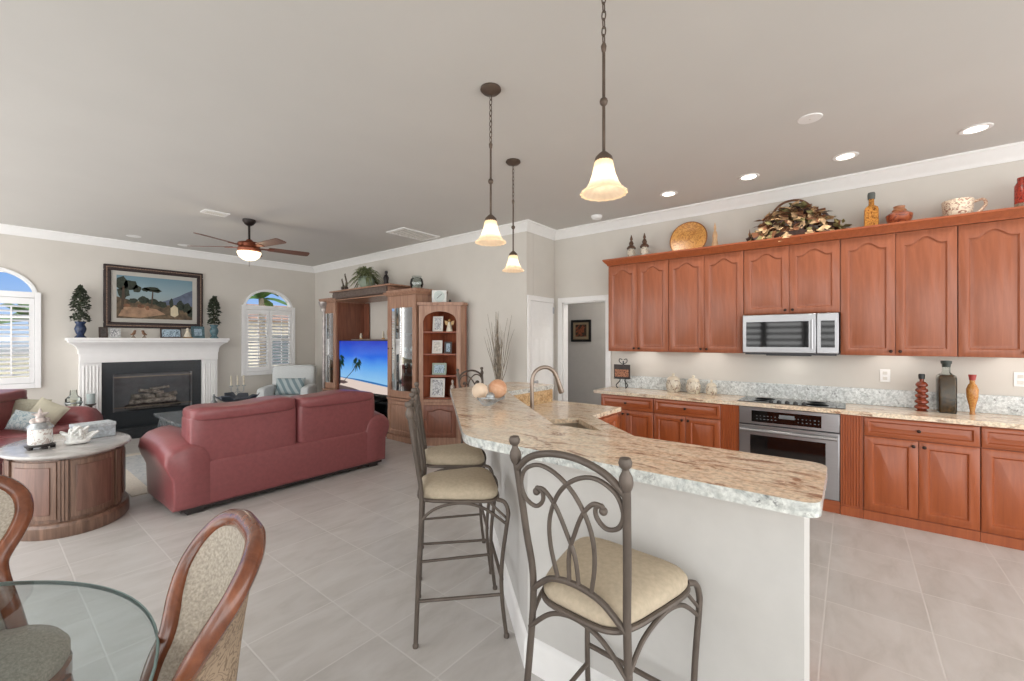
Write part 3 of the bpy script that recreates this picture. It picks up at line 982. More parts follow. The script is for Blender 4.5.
ST = make_stool('nearest bar stool in front of the white peninsula wall, seen from behind')
ST.location = (1.295, .625, 0); ST.rotation_euler.z = R(-3)
sa = math.atan2(nr_.y, nr_.x)
dup(ST, (1.635, 1.675, 0), sa, 'front one of the two bar stools standing side by side left of the peninsula')
dup(ST, (2.03, 2.125, 0), sa, 'rear one of the two bar stools standing side by side left of the peninsula')
dup(ST, (3.36, 3.0, 0), -PI / 2, 'farthest bar stool, its back just showing above the far end of the bar')

# ------------------------------------------------------------------ things on the bar and worktop
t = thing('wire_tray', 'small twisted wire tray on the bar holding wooden balls', 'tray', (2.20, 1.93, 1.07), .5)
mb = MB()
obj('rim', MB().tube([(.17 * math.cos(a), .09 * math.sin(a), .045 + .012 * math.cos(2 * a)) for a in [2 * PI * k / 28 for k in range(28)]], .0045, 6, closed=True), silver, t)
for k in range(7):
    x = -.14 + .28 * k / 6; w_ = .09 * math.sqrt(1 - (x / .17) ** 2)
    mb = MB().tube(spline([(x, -w_, .045), (x, -w_ * .5, .012), (x, 0, .006), (x, w_ * .5, .012), (x, w_, .045)], 4), .003, 6)
    obj('wire', mb, silver, t)
for (x, y, r_, mt, lb) in ((.06, -.035, .066, wood('ball wood', (186, 120, 80), (236, 206, 178), (2, 2, 3), .5), 'large two-tone wooden ball at the right of the wire tray on the bar'),
                           (-.01, .075, .056, plain('pale ball', (226, 204, 180), .6), 'pale ball in the middle of the wire tray on the bar'),
                           (-.10, -.02, .03, silver, 'small silvery ball at the left of the wire tray on the bar')):
    ca, sa_ = math.cos(.5), math.sin(.5)
    one('decor_ball', MB().ball((0, 0, 0), r_, 20), mt, lb, 'ball', 'balls in the wire tray', loc=(2.20 + x * ca - y * sa_, 1.93 + x * sa_ + y * ca, 1.07 + .028 + r_))

# plaque on an iron easel
t = thing('plate_easel', 'black scrolled iron easel on the worktop at the left end', 'easel', (5.03, 2.22, .9055), Z90)
mb = MB()
for s in (-1, 1):
    obj('leg', MB().tube(spline([(s * .05, -.05, .005), (s * .075, -.035, .04), (s * .03, -.02, .1), (s * .06, .0, .15), (s * .03, .012, .22)], 5), .006, 8), black_m, t)
    obj('scroll', MB().tube(spline([(s * .01, .0, .30), (s * .05, 0, .33), (s * .045, 0, .365), (s * .01, 0, .355)], 5), .005, 8), black_m, t)
obj('shelf_bar', MB().box(-.1, .1, -.055, -.005, .118, .13).box(-.006, .006, .0, .01, .13, .34), black_m, t)
obj('back_leg', MB().tube([(0, .01, .3), (0, .085, .005)], .006, 8), black_m, t)
t = thing('painted_plaque', 'small dark plaque with a brown pattern held by the iron easel', 'plaque', (5.02, 2.22, 1.0365), Z90)
obj('frame', MB().box(-.105, .105, -.03, -.014, 0, .165), plain('plaque dark', (52, 40, 36), .5, var=.3), t, bevel=.003)
obj('picture', MB().box(-.09, .09, -.033, -.0305, .012, .105), pattern('plaque picture', (176, 124, 96), (84, 50, 40), 26), t)

for i, (y, r_, h, lb) in enumerate(((1.60, .082, .20, 'largest floral ceramic canister, left of the three on the worktop'),
                                   (1.38, .078, .185, 'middle floral ceramic canister on the worktop'),
                                   (1.19, .06, .13, 'smallest floral ceramic canister, right of the three on the worktop'))):
    t = thing('canister', lb, 'canister', (5.02, y, .9055), .4, 'ceramic canisters on the worktop')
    hb = h * .72
    obj('jar', MB().lathe([(0, 0), (r_ * .72, 0), (r_ * .8, hb * .05), (r_, hb * .4), (r_ * .98, hb * .7), (r_ * .82, hb * .96), (r_ * .84, hb), (0, hb)], n=24), flor_c, t)
    obj('lid', MB().lathe([(r_ * .86, hb + .001), (r_ * .86, hb + .008), (r_ * .6, hb + .03), (r_ * .2, hb + .04), (r_ * .12, hb + .045), (r_ * .22, hb + .058), (r_ * .18, hb + .07), (0, hb + .073)], n=24), cream_c, t)
    for s in (-1, 1):
        obj('handle', MB().tube(spline([(s * r_ * .93, 0, hb * .75), (s * (r_ + .025), 0, hb * .68), (s * (r_ + .02), 0, hb * .45), (s * r_ * .97, 0, hb * .35)], 4), .006, 8), cream_c, t)

# bottles on the worktop
dark_oil = pattern('herbs in oil', (62, 44, 26), (120, 84, 44), 30, .25, .56)
amber = pattern('pickled peppers', (196, 142, 72), (168, 98, 48), 40, .2)
redjar = plain('red pickles', (132, 62, 40), .2, var=.35, scale=40)
t = thing('stacked_bottle', 'brown bottle of stacked bulges with a black stopper, left of the three on the worktop', 'bottle', (4.98, -.475, .9055))
pr = [(0, 0), (.045, 0)]
for k in range(5):
    z0 = .01 + k * .047
    pr += [(.026, z0), (.047 - .002 * k, z0 + .014), (.047 - .002 * k, z0 + .028), (.026, z0 + .045)]
obj('bottle', MB().lathe(pr + [(.014, .25), (.014, .27), (0, .27)], n=20), redjar, t)
obj('stopper', MB().lathe([(0, .2705), (.02, .2705), (.022, .3), (.019, .312), (0, .312)], n=14), black_m, t)
t = thing('square_bottle', 'tall dark square bottle of herbs in oil, middle of the three on the worktop', 'bottle', (4.98, -.622, .9055), .1)
sq = lambda r, z: [(x * r, y * r, z) for x, y in fillet([(-1, -1), (1, -1), (1, 1), (-1, 1)], .25, 4)]
obj('bottle', MB().loops([sq(.052, 0), sq(.054, .01), sq(.054, .285), sq(.05, .305), sq(.026, .325), sq(.022, .335), sq(.022, .375)]), cglass, t)
obj('filling', MB().loops([sq(.048, .006), sq(.050, .012), sq(.050, .28), sq(.03, .31)]), dark_oil, t)
obj('stopper', MB().lathe([(0, .3755), (.026, .3755), (.028, .40), (.034, .405), (.034, .428), (0, .43)], n=18), plain('stopper green', (44, 54, 48), .4), t)
t = thing('amber_bottle', 'slim amber bottle with a red cap, right of the three on the worktop', 'bottle', (4.98, -.77, .9055))
obj('bottle', MB().lathe([(0, 0), (.018, 0), (.014, .02), (.02, .07), (.034, .14), (.036, .2), (.026, .235), (.016, .25), (.016, .275), (0, .275)], n=18), amber, t)
obj('cap', MB().lathe([(0, .2755), (.018, .2755), (.022, .305), (.024, .32), (0, .322)], n=14), plain('red wax', (160, 58, 52), .4), t)

# ------------------------------------------------------------------ things on top of the wall cabinets
ZC = 2.4405
XC = 5.0
for y, lb in ((2.10, 'left one of the two lidded glass jars on top of the wall cabinets'), (1.935, 'right one of the two lidded glass jars on top of the wall cabinets')):
    t = thing('glass_jar', lb, 'jar', (XC, y, ZC), .5, 'lidded glass jars on the cabinets')
    obj('jar', MB().lathe([(0, 0), (.045, 0), (.05, .02), (.05, .15), (.035, .17), (.035, .18), (0, .18)], n=16), flor_c, t)
    obj('lid', MB().lathe([(.052, .181), (.055, .19), (.038, .215), (.022, .225), (.03, .245), (.02, .27), (.01, .28), (.018, .30), (.012, .32), (.004, .35), (0, .352)], n=16), plain('jar lid brown', (98, 72, 56), .4, .4), t)
t = thing('display_plate', 'round golden patterned plate standing on top of the wall cabinets', 'plate', (5.06, 1.44, ZC + .008), 0)
Mp = Matrix.Translation((0, 0, .2)) @ Matrix.Rotation(-PI / 2 + .16, 4, 'Y')
obj('plate', MB().lathe([(0, .0), (.1, .004), (.13, .012), (.19, .028), (.2, .03), (.2, .024), (.13, -.002), (.1, -.01), (0, -.012)], n=40, M=Mp), pattern('golden plate', (214, 158, 84), (176, 112, 52), 14, .3), t)
obj('rim', MB().tube([Mp @ V(.2 * math.cos(2 * PI * k / 40), .2 * math.sin(2 * PI * k / 40), .027) for k in range(40)], .006, 6, closed=True), plain('plate rim', (140, 84, 40), .35, .4), t)
obj('stand', MB().tube([(-.06, -.06, .0), (-.03, -.06, .02), (.0, -.06, .01), (.05, -.06, -.005)], .005, 6).tube([(-.06, .06, .0), (-.03, .06, .02), (.0, .06, .01), (.05, .06, -.005)], .005, 6), knob_m, t)
t = thing('figurine', 'slim carved figurine just right of the golden plate on the cabinets', 'figurine', (XC, 1.15, ZC))
obj('base', MB().lathe([(0, 0), (.035, 0), (.035, .03), (.025, .04), (0, .04)], n=14), cream_c, t)
obj('figure', MB().lathe([(0, .0405), (.03, .05), (.034, .1), (.022, .16), (.026, .2), (.018, .24), (.009, .255), (.014, .275), (.012, .295), (.003, .34), (0, .342)], n=14), plain('figure tan', (206, 168, 128), .5, var=.15), t)
# dried flower basket
rd = random.Random(11)
t = thing('flower_arrangement', 'large arrangement of dried brown and cream leaves in a basket on the cabinets', 'flowers', (4.98, .45, ZC))
obj('basket', MB().lathe([(0, 0), (.13, 0), (.16, .05), (.17, .1), (0, .1)], n=20, sy=1.3), plain('basket dark', (66, 44, 34), .7, var=.3, scale=60, bmp=.5), t)
obj('basket_handle', MB().tube(spline([(0, -.17, .1), (0, -.16, .32), (0, -.07, .42), (0, .07, .42), (0, .16, .32), (0, .17, .1)], 6), .011, 8), plain('basket cane', (110, 72, 48), .6), t)
def dome(rnd, off=(0, 0, 0), a=.36, b=.15, h=.36):
    th = rnd.uniform(-PI, PI); ph = rnd.uniform(0, PI / 2) ** .9
    q = rnd.uniform(.8, 1.02)
    y = math.cos(ph) * math.cos(th); x = math.cos(ph) * math.sin(th); z = math.sin(ph)
    taper = (1 - abs(y)) ** .35
    return (x * b * q, y * a * q, max(.085, z * h * q * (.92 + .08 * taper))), (x, y * .5, z + .1)
for nm, cc, n in (('cream_leaves', (214, 180, 138), 230), ('brown_leaves', (128, 84, 56), 170), ('dark_leaves', (74, 54, 52), 90), ('green_leaves', (140, 132, 88), 80)):
    obj(nm, leaves(MB(), dome, n, .06, .12, rd), plain(nm, cc, .8, var=.3, scale=25), t)
obj('trailing_leaves', leaves(MB(), lambda r: ((r.uniform(-.05, .05), -.36 - r.uniform(0, .06), r.uniform(.05, .16)), (r.uniform(-1, 1), -.5, 1)), 22, .04, .09, rd), plain('trailing', (140, 128, 84), .8, var=.3), t)
t = thing('oil_bottle', 'square amber bottle with a grey stopper on top of the wall cabinets', 'bottle', (XC, -.15, ZC))
obj('bottle', MB().loops([sq(.05, 0), sq(.05, .225), sq(.045, .245), sq(.02, .27), sq(.019, .325)]), pattern('amber herbs', (196, 134, 60), (112, 66, 28), 24, .2), t)
obj('stopper', MB().lathe([(0, .3255), (.026, .3255), (.028, .37), (.024, .385), (0, .386)], n=14), plain('stopper grey', (92, 96, 92), .5), t)
t = thing('painted_urn', 'wide red-brown urn on a small foot on top of the wall cabinets', 'urn', (XC, -.335, ZC))
obj('bowl', MB().lathe([(0, 0), (.05, 0), (.04, .025), (.03, .035), (.05, .06), (.085, .11), (.09, .15), (.06, .175), (.045, .18), (0, .18)], n=24), pattern('urn glaze', (168, 92, 58), (112, 46, 34), 9, .3), t)
obj('neck', MB().lathe([(.045, .1805), (.05, .19), (.035, .21), (.04, .225), (.015, .235), (0, .236)], n=20), plain('urn neck', (176, 120, 84), .35), t)
t = thing('large_cup', 'oversized cream cup with brown pattern on top of the wall cabinets', 'cup', (XC, -.69, ZC), .2)
obj('bowl', MB().lathe([(0, 0), (.055, 0), (.058, .02), (.085, .06), (.095, .2), (.09, .205), (.08, .07), (.05, .03), (0, .03)], n=28), pattern('cup glaze', (226, 212, 190), (138, 84, 62), 22, .3, .57), t)
obj('handle', MB().tube(spline([(.0, -.092, .18), (.0, -.15, .195), (0, -.165, .15), (0, -.12, .09), (0, -.082, .06)], 6), .011, 8), pattern('cup handle', (214, 190, 164), (148, 88, 64), 30, .3), t)
t = thing('pepper_jar', 'tall jar of red peppers on the cabinets at the right edge of the photo', 'jar', (XC, -1.045, ZC))
obj('jar', MB().lathe([(0, 0), (.045, 0), (.05, .02), (.05, .11), (0, .11)], n=18), pattern('jar seeds', (150, 130, 112), (92, 76, 62), 40, .3), t)
obj('peppers', MB().lathe([(0, .1105), (.05, .1105), (.05, .25), (.035, .28), (.035, .31), (0, .31)], n=18), pattern('jar red', (176, 58, 38), (104, 34, 26), 26, .25), t)

# ------------------------------------------------------------------ ceiling fittings


for y, n in ((-.72, 'nearest recessed ceiling light of the kitchen row, far right'), (.03, 'second recessed ceiling light from the right in the kitchen row'),
             (.75, 'third recessed ceiling light from the right in the kitchen row'), (1.5, 'leftmost recessed ceiling light of the kitchen row')):
    t = thing('recessed_light', n, 'ceiling light', (4.55, y, H), 0, 'recessed ceiling lights')
    obj('trim_ring', MB().lathe([(.062, -.001), (.062, -.006), (.085, -.006), (.09, -.001)], n=28), white_m, t)
    obj('lens', MB().lathe([(0, -.002), (.062, -.002), (.062, -.004), (0, -.004)], n=28), can_m, t)
    lamp('recessed_lamp', 'SPOT', (0, 0, -.03), 16, (1, .93, .84), .06, t, 120)
for x, y, n in ((1.46, 8.33, 'unlit recessed ceiling light above the framed landscape painting'), (2.11, 8.47, 'unlit recessed ceiling light above the right side of the fireplace')):
    t = thing('recessed_light', n, 'ceiling light', (x, y, H), 0, 'recessed ceiling lights')
    obj('trim_ring', MB().lathe([(.062, -.001), (.062, -.006), (.085, -.006), (.09, -.001)], n=24), white_m, t)
    obj('lens', MB().lathe([(0, -.002), (.062, -.002), (.062, -.004), (0, -.004)], n=24), white_m, t)
t = thing('smoke_detector', 'white round smoke detector on the ceiling near the kitchen corner', 'smoke detector', (4.81, 2.47, H))
obj('body', MB().lathe([(0, -.04), (.05, -.04), (.065, -.02), (.07, 0), (0, 0)], n=24), white_m, t)
obj('vent_ring', MB().tube([(.058 * math.cos(2 * PI * k / 24), .058 * math.sin(2 * PI * k / 24), -.031) for k in range(24)], .003, 6, closed=True), frame_w, t)
t = thing('ceiling_disc', 'flat round white cover plate on the ceiling above the cabinets', 'cover plate', (3.62, .22, H))
obj('plate', MB().lathe([(0, -.006), (.07, -.006), (.075, 0), (0, 0)], n=28), white_m, t)
obj('screw', MB().lathe([(0, -.0085), (.006, -.0085), (.006, -.0062), (0, -.0062)], n=10), frame_w, t)


def vent(x, y, w, l, label):
    t = thing('ceiling_vent', label, 'vent', (x, y, H), 0, 'ceiling vents')
    fr = MB().box(-w, w, -l, -l + .03, -.012, 0).box(-w, w, l - .03, l, -.012, 0).box(-w, -w + .03, -l + .03, l - .03, -.012, 0).box(w - .03, w, -l + .03, l - .03, -.012, 0)
    obj('frame', fr, white_m, t)
    sl = MB()
    for k in range(10):
        xx = -w + .03 + (2 * w - .06) * (k + .5) / 10
        sl.box(-.012, .012, -l + .03, l - .03, -.001, .001, M=Matrix.Translation((xx, 0, -.007)) @ Matrix.Rotation(R(32), 4, 'Y'))
    obj('slats', sl, frame_w, t)
    obj('duct', MB().box(-w + .031, w - .031, -l + .031, l - .031, -.0015, -.0002), plain('duct grey', (128, 126, 122), .8), t)


vent(1.81, 6.03, .13, .09, 'small white ceiling vent beside the ceiling fan')
vent(3.97, 4.98, .33, .2, 'large white ceiling vent by the wall with the television')

sh_m, N_, L_, B_ = base('lamp shade glass')
B_.inputs['Base Color'].default_value = lin((236, 218, 196)); B_.inputs['Roughness'].default_value = .35
B_.inputs['Subsurface Weight'].default_value = 0
tr_ = N_.new('ShaderNodeBsdfTranslucent'); tr_.inputs[0].default_value = lin((255, 236, 208))
mx_ = N_.new('ShaderNodeMixShader'); mx_.inputs[0].default_value = .6
o_ = [n for n in N_ if n.type == 'OUTPUT_MATERIAL'][0]
L_.new(B_.outputs[0], mx_.inputs[1]); L_.new(tr_.outputs[0], mx_.inputs[2]); L_.new(mx_.outputs[0], o_.inputs[0])
bulb_m = glow('bulb', (255, 226, 176), 5)


def pendant(label):
    t = thing('pendant_light', label, 'pendant light', group='bell shaped pendant lights over the bar')
    obj('canopy', MB().lathe([(0, -.0005), (.062, -.0005), (.064, -.012), (.05, -.026), (.02, -.034), (.008, -.04), (0, -.04)], n=24), bronze, t)
    z = -.036
    k = 0
    while z > -.335:
        a = (k % 2) * PI / 2
        pts = [V(math.cos(a) * .0085 * math.cos(u), math.sin(a) * .0085 * math.cos(u), z - .018 + .021 * math.sin(u)) for u in [2 * PI * i / 10 for i in range(10)]]
        obj('chain_link', MB().tube(pts, .0028, 5, closed=True), bronze, t)
        z -= .033; k += 1
    obj('rod', MB().cyl((0, 0, -.345), (0, 0, -.80), .0065, n=10).lathe([(.004, -.328), (.012, -.345), (.009, -.365), (.0065, -.37)], n=12)
        .lathe([(.0065, -.555), (.014, -.562), (.017, -.572), (.014, -.582), (.0065, -.59)], n=14), bronze, t)
    obj('cap', MB().lathe([(.007, -.775), (.016, -.782), (.034, -.80), (.038, -.815), (.034, -.818), (0, -.80)], n=20), bronze, t)
    obj('shade', MB().lathe([(.033, -.806), (.038, -.83), (.045, -.87), (.058, -.905), (.074, -.93), (.092, -.943), (.094, -.95), (.082, -.948)], n=72, cap=False, flute=.035, nf=18), sh_m, t, ang=80)
    obj('bulb', MB().ball((0, 0, -.865), .02), bulb_m, t)
    lamp('pendant_lamp', 'POINT', (0, 0, -.89), 0.75, (1, .88, .74), .025, t)
    return t


pd = pendant('nearest and largest pendant light, hanging at top centre of the photo'); pd.location = (1.60, .79, H)
def dup_l(root, loc, label):
    r = dup(root, loc, 0, label); return r
dup_l(pd, (1.97, 1.73, H), 'middle pendant light, left of the nearest one')
dup_l(pd, (2.89, 2.28, H), 'farthest pendant light, over the far end of the bar')

# ceiling fan
t = thing('ceiling_fan', 'brown five-bladed ceiling fan with a lit bowl over the sitting area', 'ceiling fan', (2.19, 6.05, H))
obj('canopy', MB().lathe([(0, -.0005), (.075, -.0005), (.075, -.02), (.05, -.06), (.02, -.08), (0, -.08)], n=24), plain('fan black', (46, 38, 36), .4, .5), t)
obj('down_rod', MB().cyl((0, 0, -.075), (0, 0, -.27), .014), plain('fan rod', (46, 38, 36), .4, .5), t)
obj('motor', MB().lathe([(0, -.25), (.03, -.255), (.05, -.28), (.12, -.295), (.135, -.315), (.12, -.35), (.135, -.375), (.13, -.40), (.1, -.415), (0, -.415)], n=32), fan_c, t)
obj('light_bowl', MB().lathe([(.135, -.416), (.135, -.43), (.115, -.475), (.07, -.51), (.02, -.525), (0, -.526)], n=32), bowl_m, t)
obj('pull_chain', MB().cyl((0, 0, -.525), (0, 0, -.60), .003, n=6), bronze, t)
lamp('fan_lamp', 'POINT', (0, 0, -.72), 5, (1, .86, .66), .12, t)
for k in range(5):
    a = R(-10 + 72 * k)
    Mb = Matrix.Rotation(a, 4, 'Z') @ Matrix.Translation((0, 0, -.35)) @ Matrix.Rotation(R(-12), 4, 'X')
    pl = fillet([(.22, -.055), (.72, -.07), (.72, .07), (.22, .055)], [.02, .04, .04, .02], 5)
    bl = obj('blade', MB().prism(pl, -.004, .004, M=Mb), fan_w, t)
    obj('blade_iron', MB().prism([(.11, -.016), (.2, -.022), (.28, -.04), (.29, 0), (.28, .04), (.2, .022), (.11, .016)], -.011, -.0045, M=Mb), fan_c, bl)

lamp('hall_fill', 'POINT', (5.9, 2.2, 2.6), 28, (1, .95, .88), .15)  # unseen fill light added to lift the hall wall
# hall picture
t = thing('hall_picture', 'small dark framed picture on the grey hall wall beyond the doorway', 'picture', (6.4, 3.575, 1.48), Z90)
fr = MB()
for (x0, x1, z0, z1) in ((-.19, .19, 0, .04), (-.19, .19, .33, .37), (-.19, -.15, .04, .33), (.15, .19, .04, .33)):
    fr.box(x0, x1, -.025, -.002, z0, z1)
obj('frame', fr, black_m, t, bevel=.003)
obj('mat_board', MB().box(-.15, .15, -.012, -.003, .04, .33), plain('mat tan', (150, 132, 106), .8), t)
obj('print', MB().box(-.105, .105, -.0145, -.0125, .085, .29), pattern('abstract print', (58, 44, 34), (140, 74, 46), 5), t)

# ================================================================== LIVING ROOM
# fireplace: mantel with legs, black granite surround, glass-fronted firebox with logs
FX = 1.805
t = thing('fireplace_mantel', 'white fluted mantelpiece around the black granite fireplace', 'fireplace', (FX, YF, 0))
obj('shelf', MB().box(-1.0, 1.0, -.30, -.001, 1.50, 1.54), mantel_m, t, bevel=.005)
cp = [(-.16, 1.30), (-.17, 1.30), (-.175, 1.36), (-.19, 1.40), (-.225, 1.44), (-.27, 1.465), (-.28, 1.475), (-.28, 1.499), (-.16, 1.499)]
mb = MB().loops([[(-.86 + (y + .16), y, z) for y, z in cp], [(.86 - (y + .16), y, z) for y, z in cp]])
for s in (-1, 1):
    mb.loops([[(s * (.86 - (y + .16)), y, z) for y, z in cp], [(s * (.86 - (y + .16)), -.001, z) for y, z in cp]])
obj('cornice', mb, mantel_m, t)
obj('frieze', MB().box(-.86, .86, -.17, -.001, 1.17, 1.498), mantel_m, t, bevel=.003)
for s in (-1, 1):
    mb = MB().box(-.115, .115, -.14, -.001, .0, 1.169).box(-.125, .125, -.155, -.001, 0, .16)
    for k in range(5):
        x = -.075 + .0375 * k
        mb.tube([(x, -.14, .2), (x, -.14, 1.12)], .011, 8)
    obj('pilaster', mb, mantel_m, t, (s * .745, 0, 0))
obj('surround', MB().box(-.629, -.50, -.11, -.001, .16, 1.169).box(.50, .629, -.11, -.001, .16, 1.169).box(-.4999, .4999, -.11, -.001, .98, 1.169).box(-.4999, .4999, -.11, -.001, .16, .40), slate, t)
obj('hearth', MB().box(-.629, .629, -.35, -.1555, .0005, .16).box(-.619, .619, -.155, -.001, 0, .1595), slate, t, bevel=.003)
fb_ = obj('firebox', MB().box(-.4999, .4999, -.006, -.001, .40, .98).box(-.4999, -.48, -.10, -.0065, .40, .98).box(.48, .4999, -.10, -.0065, .40, .98), plain('firebox dark', (132, 132, 134), .7), t)
for z in (.455, .925):
    obj('brass_rail', MB().box(-.49, .49, -.118, -.111, z, z + .012), plain('brushed brass', (150, 138, 122), .3, .8), fb_)
obj('glass_door', MB().box(-.49, .49, -.116, -.112, .467, .925), pane('fire glass', (242, 243, 244), 1.35), fb_)
lr = random.Random(2)
lm = plain('ceramic log', (196, 184, 172), .9, var=.35, scale=18, bmp=.5)
for (x0, z0, x1, z1, y, r_) in ((-.3, .53, .28, .535, -.06, .045), (-.28, .62, -.0, .60, -.05, .038), (.02, .60, .3, .625, -.055, .036), (-.18, .70, .12, .66, -.04, .03), (-.05, .72, .2, .74, -.045, .022)):
    pts = [V(x0 + (x1 - x0) * k / 8, y + lr.uniform(-.006, .006), z0 + (z1 - z0) * k / 8 + lr.uniform(-.008, .008)) for k in range(9)]
    obj('log', MB().tube(pts, [r_ * lr.uniform(.8, 1.1) for _ in range(9)], 10), lm, fb_)
obj('ember_bed', MB().puff(-.36, .36, -.10, -.01, .41, .5, .5), plain('ember grey', (92, 88, 84), .95, var=.5, scale=30), fb_)

# framed landscape above the mantel
t = thing('landscape_painting', 'large dark framed landscape of trees and a blue mountain above the mantel', 'painting', (1.845, YF, 1.70))
w2, hh = .635, .97
fr = MB()
for (x0, x1, z0, z1) in ((-w2, w2, 0, .085), (-w2, w2, hh - .085, hh), (-w2, -w2 + .085, .085, hh - .085), (w2 - .085, w2, .085, hh - .085)):
    fr.box(x0, x1, -.045, -.002, z0, z1)
frm = obj('frame', fr, plain('mahogany frame', (42, 26, 24), .5, var=.3, scale=30), t, bevel=.012)
bd = MB()
for (x0, x1, z0, z1) in ((-w2 + .03, w2 - .03, .03, .042), (-w2 + .03, w2 - .03, hh - .042, hh - .03), (-w2 + .03, -w2 + .042, .042, hh - .042), (w2 - .042, w2 - .03, .042, hh - .042)):
    bd.box(x0, x1, -.05, -.044, z0, z1)
obj('beading', bd, plain('frame beading', (128, 104, 88), .4, .3, var=.5, scale=60), frm)
obj('mat_board', MB().box(-w2 + .086, w2 - .086, -.018, -.003, .086, hh - .086), plain('mat grey', (186, 182, 174), .8, var=.02), t)
X0, X1, Z0, Z1 = -w2 + .15, w2 - .15, .15, hh - .15
canv = MB().quad((X0, -.019, Z0), (X1, -.019, Z0), (X1, -.019, Z1), (X0, -.019, Z1), 0)
px_ = lambda u, v: (X0 + (X1 - X0) * u, Z0 + (Z1 - Z0) * v)
def patch(pts, m, lay):
    P = [px_(*p) for p in pts]
    canv.add([(x, -.019 - .0004 * lay, z) for x, z in P], [tuple(range(len(P)))], m)
patch([(.55, .42), (.72, .52), (.82, .60), (.9, .68), (1, .76), (1, .3), (.5, .3)], 1, 1)
patch([(0, 0), (1, 0), (1, .34), (.8, .38), (.6, .34), (.4, .40), (.2, .42), (0, .5)], 2, 2)
patch([(.02, .05), (.3, .02), (.62, .12), (.5, .24), (.3, .28), (.08, .26)], 3, 3)
pr_ = random.Random(4)
def blob(cu, cv, ru, rv, m, lay, n=14):
    patch([(min(1, max(0, cu + ru * math.cos(2 * PI * k / n) * pr_.uniform(.75, 1.15))), min(1, max(0, cv + rv * math.sin(2 * PI * k / n) * pr_.uniform(.75, 1.15)))) for k in range(n)], m, lay)
for cu, cv, ru, rv in ((.06, .82, .09, .16), (.17, .78, .09, .12), (.08, .6, .08, .14), (.25, .7, .06, .1), (.44, .72, .12, .06), (.36, .70, .05, .05), (.5, .68, .07, .04), (.33, .45, .07, .09), (.45, .42, .08, .07), (.7, .40, .03, .12), (.83, .36, .06, .12), (.92, .3, .07, .13), (.57, .36, .08, .08), (.2, .42, .06, .06), (.76, .2, .05, .08), (.97, .16, .05, .1)):
    blob(cu, cv, ru, rv, 4, 4)
patch([(.425, .3), (.445, .3), (.455, .5), (.46, .68), (.445, .68), (.435, .5)], 5, 5)
patch([(.05, .2), (.08, .2), (.1, .5), (.09, .75), (.07, .75), (.06, .5)], 5, 5)
patch([(.69, .1), (.75, .06), (.8, .12), (.79, .3), (.74, .36), (.69, .28)], 6, 5)
blob(.3, .3, .05, .05, 7, 5); blob(.38, .26, .03, .05, 7, 5); blob(.12, .3, .05, .04, 7, 5)
obj('canvas', canv, [grad('painted sky', [(0, (150, 160, 156)), (.5, (136, 158, 166)), (1, (104, 136, 150))], 'Z', Z0 + .2, Z1, rough=.5),
                     plain('painted mountain', (92, 102, 122), .6, var=.15), plain('painted land', (96, 80, 60), .6, var=.4, scale=14), plain('painted path', (158, 126, 100), .6, var=.2),
                     plain('painted trees', (44, 52, 40), .6, var=.4, scale=40), plain('painted trunk', (74, 58, 44), .6), plain('painted house', (206, 194, 164), .6), plain('painted bush', (120, 84, 60), .6, var=.3)], t)

# on the mantel
MZ = 1.5405
MY = YF - .16


def topiary(x, pot_m, h, r_, label):
    t = thing('topiary', label, 'topiary', (x, MY, MZ), 0, 'topiaries on the mantel')
    obj('pot', MB().lathe([(0, 0), (.062, 0), (.066, .012), (.045, .03), (.04, .045), (.055, .08), (.066, .13), (.055, .17), (.045, .19), (.062, .225), (.064, .235), (0, .235)], n=20), pot_m, t)
    obj('stem', MB().cyl((0, 0, .23), (0, 0, h - .1), .008), twig_m, t)
    rd = random.Random(int(x * 100))
    def low(r):
        a = r.uniform(-PI, PI); b = r.uniform(-.6, 1.4)
        return (math.cos(a) * math.cos(b) * r_ * .8, math.sin(a) * math.cos(b) * r_ * .8, .28 + math.sin(b) * .06), (math.cos(a), math.sin(a), .6)
    def top(r):
        s = r.random() ** .8; a = r.uniform(-PI, PI)
        w = r_ * math.sin(PI * (.16 + .82 * s)) ** .7 * r.uniform(.6, 1.05) * (1.0 - .35 * s)
        return (math.cos(a) * w, math.sin(a) * w, .36 + s * (h - .40)), (math.cos(a), math.sin(a), .8)
    f = obj('foliage', leaves(leaves(MB(), low, 130, .03, .055, rd), top, 420, .03, .06, rd), leaf_m, t)
    f['kind'] = 'stuff'
    return t


topiary(.95, blue_pot, .77, .108, 'dark leafy topiary in a dark blue pot at the left end of the mantel')
topiary(2.61, teal_pot, .75, .096, 'leafy topiary in a teal pot at the right end of the mantel')


